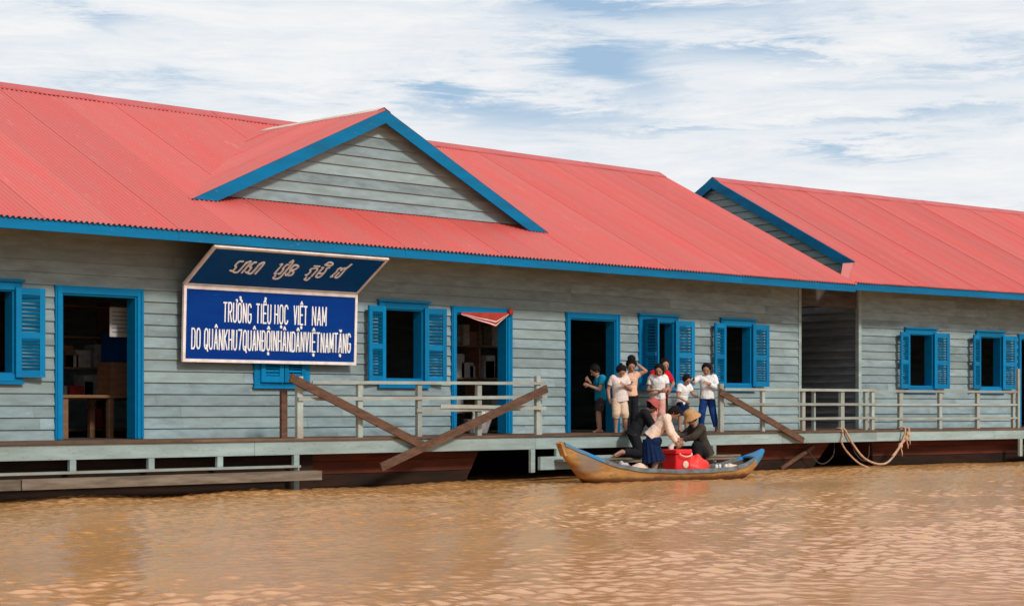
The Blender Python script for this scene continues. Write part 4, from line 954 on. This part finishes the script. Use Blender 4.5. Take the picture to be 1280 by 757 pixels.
            for S in 'lr':
                hp, kn, an = r['hip'+S], r['kn'+S], r['an'+S]
                mb.ell(hp, .058*g, .052*g, .060*g)
                mb.cone(hp, hp+(kn-hp)*min(1, ln), .059*g+.003, .045*g+.004+fl, 14)
                if ln > 1: mb.ell(kn, .044*g+.004+fl, .044*g+.004+fl, .044*g+.004+fl); mb.cone(kn, kn+(an-kn)*(ln-1), .044*g+.004+fl, .033*g+.004+fl, 14)
        elif kind == 'skirt':
            hem = opt['hem']; mb.ell((r['hipl']+r['hipr'])/2 + Vector((.004*h, 0, -.018*h)), .094*g, .124*g, .085*g)
            mb.cone(r['pel']+spine*.05*h, r['pel']-spine*.05*h, .084*g, .107*g, 36, lat, .80); mb.cone(r['pel']-spine*.045*h, Vector(hem)*h, .106*g, opt.get('r', .15)*g, 72, lat, .80, pleat=.06, pn=14)
        elif kind == 'band':
            mb.cone(r['pel']-spine*.01*h, r['pel']+spine*.045*h, .090*g+.004, .090*g+.004, 18, lat, .74)
        elif kind == 'patch':
            fw_ = lat.cross(spine); fw_ = -fw_ if fw_.x < 0 else fw_
            c = r['pel']*.35 + r['che']*.65 + fw_*(.062*g+.011)
            for q in range(5): mb.obox(c + lat*((q % 3-1)*.018*h) + spine*((q*7 % 5-2)*.014*h), lat, fw_, spine, .010*h, .004, .006*h)
            mb.build('print', M[mat], root, local=True); continue
        mk(mb, opt.get('name', {'shirt': 'shirt', 'pants': 'trousers', 'skirt': 'skirt', 'band': 'waistband'}[kind]), mat, vox, 2)
    if hat:
        mb = MB(); hb = hc + hu*.45*hs - hf*.05*hs; n = 30
        prof = {'straw': [(1.58, -.40), (1.52, -.32), (1.05, .12), (1.0, .45), (.85, .95), (.5, 1.12), (.0, 1.15)], 'cloth': [(1.30, -.30), (1.22, -.12), (1.02, .05), (1.0, .35), (.85, .72), (.45, .92), (0, .96)]}[hat[0]]
        vs = []; fs = []
        for rr, zz_ in prof:
            for q in range(n):
                a = 2*math.pi*q/n; wv = (.10*math.sin(2*a+.6)+.04*math.sin(5*a)) if rr > 1.2 else .01*math.sin(7*a)
                vs.append(hb + (hf*math.cos(a)+hl*math.sin(a))*rr*hs + hu*(zz_+wv)*hs)
        for l in range(len(prof)-1):
            for q in range(n): fs.append((l*n+q, l*n+(q+1) % n, (l+1)*n+(q+1) % n, (l+1)*n+q))
        mb.add(vs, fs); o = mb.build('hat', M[hat[1]], root, smooth=True, local=True)
        sm = o.modifiers.new('thick', 'SOLIDIFY'); sm.thickness = .006
    return root
M['c_white'] = cloth('white_cotton', (.74, .72, .69), .88); M['c_pinkwhite'] = cloth('pale_pink_cotton', (.70, .58, .52), .88)
M['c_cream'] = cloth('cream_trousers_cloth', (.72, .52, .36), .85); M['c_teal'] = cloth('teal_cotton', (.01, .20, .33), .8)
M['c_black'] = cloth('black_cloth', (.012, .012, .014), 1.4); M['c_navy'] = cloth('navy_cloth', (.008, .02, .06), .8); M['c_jeans'] = cloth('blue_denim', (.010, .035, .13), 1.6)
M['c_peach'] = cloth('peach_cotton', (.72, .42, .30), .88); M['c_red'] = cloth('red_cotton', (.62, .012, .025), .8); M['c_grey'] = cloth('grey_cloth', (.10, .10, .10), .7)
M['c_pattern'] = material('flower_print_cloth', (.03, .025, .025), (.04, .03, .03), .9, 9, (1, 1, 1), .5, .1, .2, 0, (.45, .40, .36)); M['c_brown'] = cloth('dark_brown_jacket', (.055, .045, .035), .7)
M['c_blouse'] = cloth('cream_pink_blouse', (.76, .56, .44), .9); M['c_maroon'] = cloth('pink_red_check', (.45, .10, .09), .6); M['c_palepink'] = cloth('pink_patterned', (.55, .28, .22), 1.2)

D = .716
person('child in a teal shirt and flower print shorts in the doorway, facing left', (22.90, -.36, D), 150, 1.17, dict(che=(.025, 0, .73), nek=(.045, 0, .815), wrl=(.19, .06, .68), ell=(.05, .12, .62), wrr=(.17, -.05, .76), elr=(.07, -.13, .66), hed=(.08, 0, .895), knl=(.05, .05, .28), anl=(.04, .05, .045)), look=35,
    wear=[('shirt', 'c_teal', dict(low=.06, loose=.006)), ('pants', 'c_pattern', dict(length=.85, flare=.012, name='shorts'))])
person('child in a pale pink shirt and cream knee trousers looking down at one hand', (22.80, -.88, D), -120, 1.15, dict(che=(.01, -.015, .73), nek=(.02, -.01, .82), wrl=(.15, .02, .70), ell=(.03, .15, .64), wrr=(.05, -.17, .50), elr=(-.03, -.16, .63), hed=(.055, .01, .90), pel=(0, .012, .53), knl=(.04, .07, .28), anl=(.02, .085, .045), anr=(-.02, -.05, .045)), look=48,
    wear=[('shirt', 'c_pinkwhite', dict(low=.07, loose=.010, sleeve=.6)), ('band', 'c_black'), ('pants', 'c_cream', dict(length=1.25, flare=.012))], hair='tail')
person('girl with hair piled high in a peach vest top, one elbow raised to her head', (23.25, -.72, D), -130, 1.24, dict(ell=(.02, .21, .84), wrl=(.02, .10, .93), wrr=(.10, -.06, .60), elr=(.0, -.13, .63), hed=(.03, .01, .91)), look=28,
    wear=[('shirt', 'c_peach', dict(low=.03, sleeve=0)), ('patch', 'c_brown'), ('pants', 'c_black', dict(length=1.9, flare=.012))], hair='bun')
person('child in a white polo shirt with forearms crossed in front', (23.85, -.82, D), -150, 1.18, dict(che=(.02, .012, .73), nek=(.03, .015, .82), hed=(.065, .03, .90), wrl=(.12, .00, .58), ell=(.01, .15, .63), wrr=(.13, .07, .60), elr=(.03, -.14, .61), knr=(.05, -.06, .28), anr=(.02, -.07, .045)), look=25,
    wear=[('shirt', 'c_white', dict(low=.04, loose=.008, collar=True)), ('pants', 'c_palepink', dict(length=1.5, flare=.01))], hair='bob')
person('child in a bright red shirt half hidden behind the white polo shirt', (24.33, -.45, D), -120, 1.28, dict(che=(.01, .02, .73), nek=(.02, .03, .82), hed=(.04, .05, .91), ell=(.03, .18, .66), wrl=(.12, .10, .56), wrr=(.12, -.02, .68)), look=15,
    wear=[('shirt', 'c_red', dict(low=.07, loose=.014, sleeve=.8)), ('pants', 'c_grey', dict(length=1.2, flare=.01))])
person('small boy in a white shirt and dark shorts holding his hands out', (24.45, -.85, D), -100, 1.03, dict(pel=(-.02, 0, .525), che=(.04, .01, .715), nek=(.07, .01, .80), hed=(.12, .0, .875), shl=(.05, .11, .77), shr=(.05, -.10, .765), wrl=(.22, .14, .60), ell=(.08, .17, .63), wrr=(.17, -.07, .52), elr=(.07, -.15, .60), knl=(.05, .06, .28), anl=(.0, .08, .045)), look=30,
    wear=[('shirt', 'c_white', dict(low=.04, loose=.008)), ('pants', 'c_navy', dict(length=.95, flare=.012, name='shorts'))])
person('boy in a white long sleeved shirt and blue jeans stretching one arm to the left', (25.12, -.86, D), -140, 1.20, dict(wrr=(.16, -.20, .76), elr=(.06, -.20, .74), wrl=(.14, .02, .70), ell=(.04, .14, .64), hed=(.03, -.01, .91), knr=(.05, -.075, .28), anr=(-.02, -.09, .045), knl=(.0, .085, .28), anl=(.0, .135, .045)), look=22, turn=-10, skin='skin2',
    wear=[('shirt', 'c_white', dict(low=.05, loose=.010, sleeve=1.85, collar=True)), ('pants', 'c_jeans', dict(length=1.85, flare=.002))])
# woman in the canoe bending over the cool box
person('woman in a cream blouse and navy skirt bending over the cool box in the canoe', (21.82, -2.50, -.02), -50, 1.40,
    dict(pel=(-.02, 0, .52), che=(.105, .0, .675), nek=(.16, 0, .74), hed=(.225, .01, .775), shl=(.14, .10, .71), shr=(.14, -.10, .71), hipl=(-.01, .05, .47), hipr=(-.01, -.05, .47), knl=(.025, .055, .25), knr=(.025, -.055, .25), anl=(-.02, .06, .07), anr=(-.02, -.06, .07),
         ell=(.19, .12, .56), wrl=(.27, .06, .46), elr=(.18, -.12, .55), wrr=(.245, -.06, .44)), look=55, skin='skin2', hair='long',
    wear=[('shirt', 'c_blouse', dict(low=.035, sleeve=1.85, loose=.015)), ('skirt', 'c_navy', dict(hem=(-.005, 0, .22), r=.165))])
# vendor seated in the canoe with a straw hat
person('seated vendor in a brown jacket and floppy straw hat reaching over the cool box', (23.22, -2.26, .13), 160, 1.50,
    dict(pel=(-.06, 0, .20), che=(.02, 0, .40), nek=(.055, 0, .475), hed=(.10, 0, .555), shl=(.035, .105, .45), shr=(.035, -.105, .45), hipl=(-.03, .06, .17), hipr=(-.03, -.06, .17), knl=(.10, .11, .26), knr=(.05, -.14, .20), anl=(.08, .10, .05), anr=(-.10, -.12, .08), tor=(-.16, -.12, .05),
         ell=(.14, .11, .36), wrl=(.24, .03, .33), elr=(.13, -.14, .37), wrr=(.255, -.05, .36)), look=30, hat=('straw', 'straw'),
    wear=[('shirt', 'c_brown', dict(low=.05, loose=.018, sleeve=1.8)), ('pants', 'c_black', dict(length=1.85, flare=.02))])
# person in black kneeling on the ledge, leaning over the canoe
person('person in black with a pink cloth hat kneeling on the ledge beside the deck', (22.55, -1.42, .33), -40, 1.50,
    dict(pel=(.0, 0, .27), che=(.10, 0, .43), nek=(.14, 0, .50), hed=(.205, 0, .555), shl=(.12, .105, .475), shr=(.12, -.105, .475), hipl=(.0, .05, .24), hipr=(.0, -.05, .24), knl=(.10, .06, .045), knr=(.06, -.06, .045), anl=(-.13, .05, .04), anr=(-.16, -.13, .06),
         tol=(-.19, .05, .01), tor=(-.23, -.16, .03), ell=(.20, .12, .36), wrl=(.28, .02, .33), elr=(.19, -.13, .35), wrr=(.27, -.06, .30)), look=35, hat=('cloth', 'c_maroon'), skin='skin2',
    wear=[('shirt', 'c_black', dict(low=.05, loose=.012, sleeve=1.5)), ('pants', 'c_black', dict(length=1.8, flare=.014))])
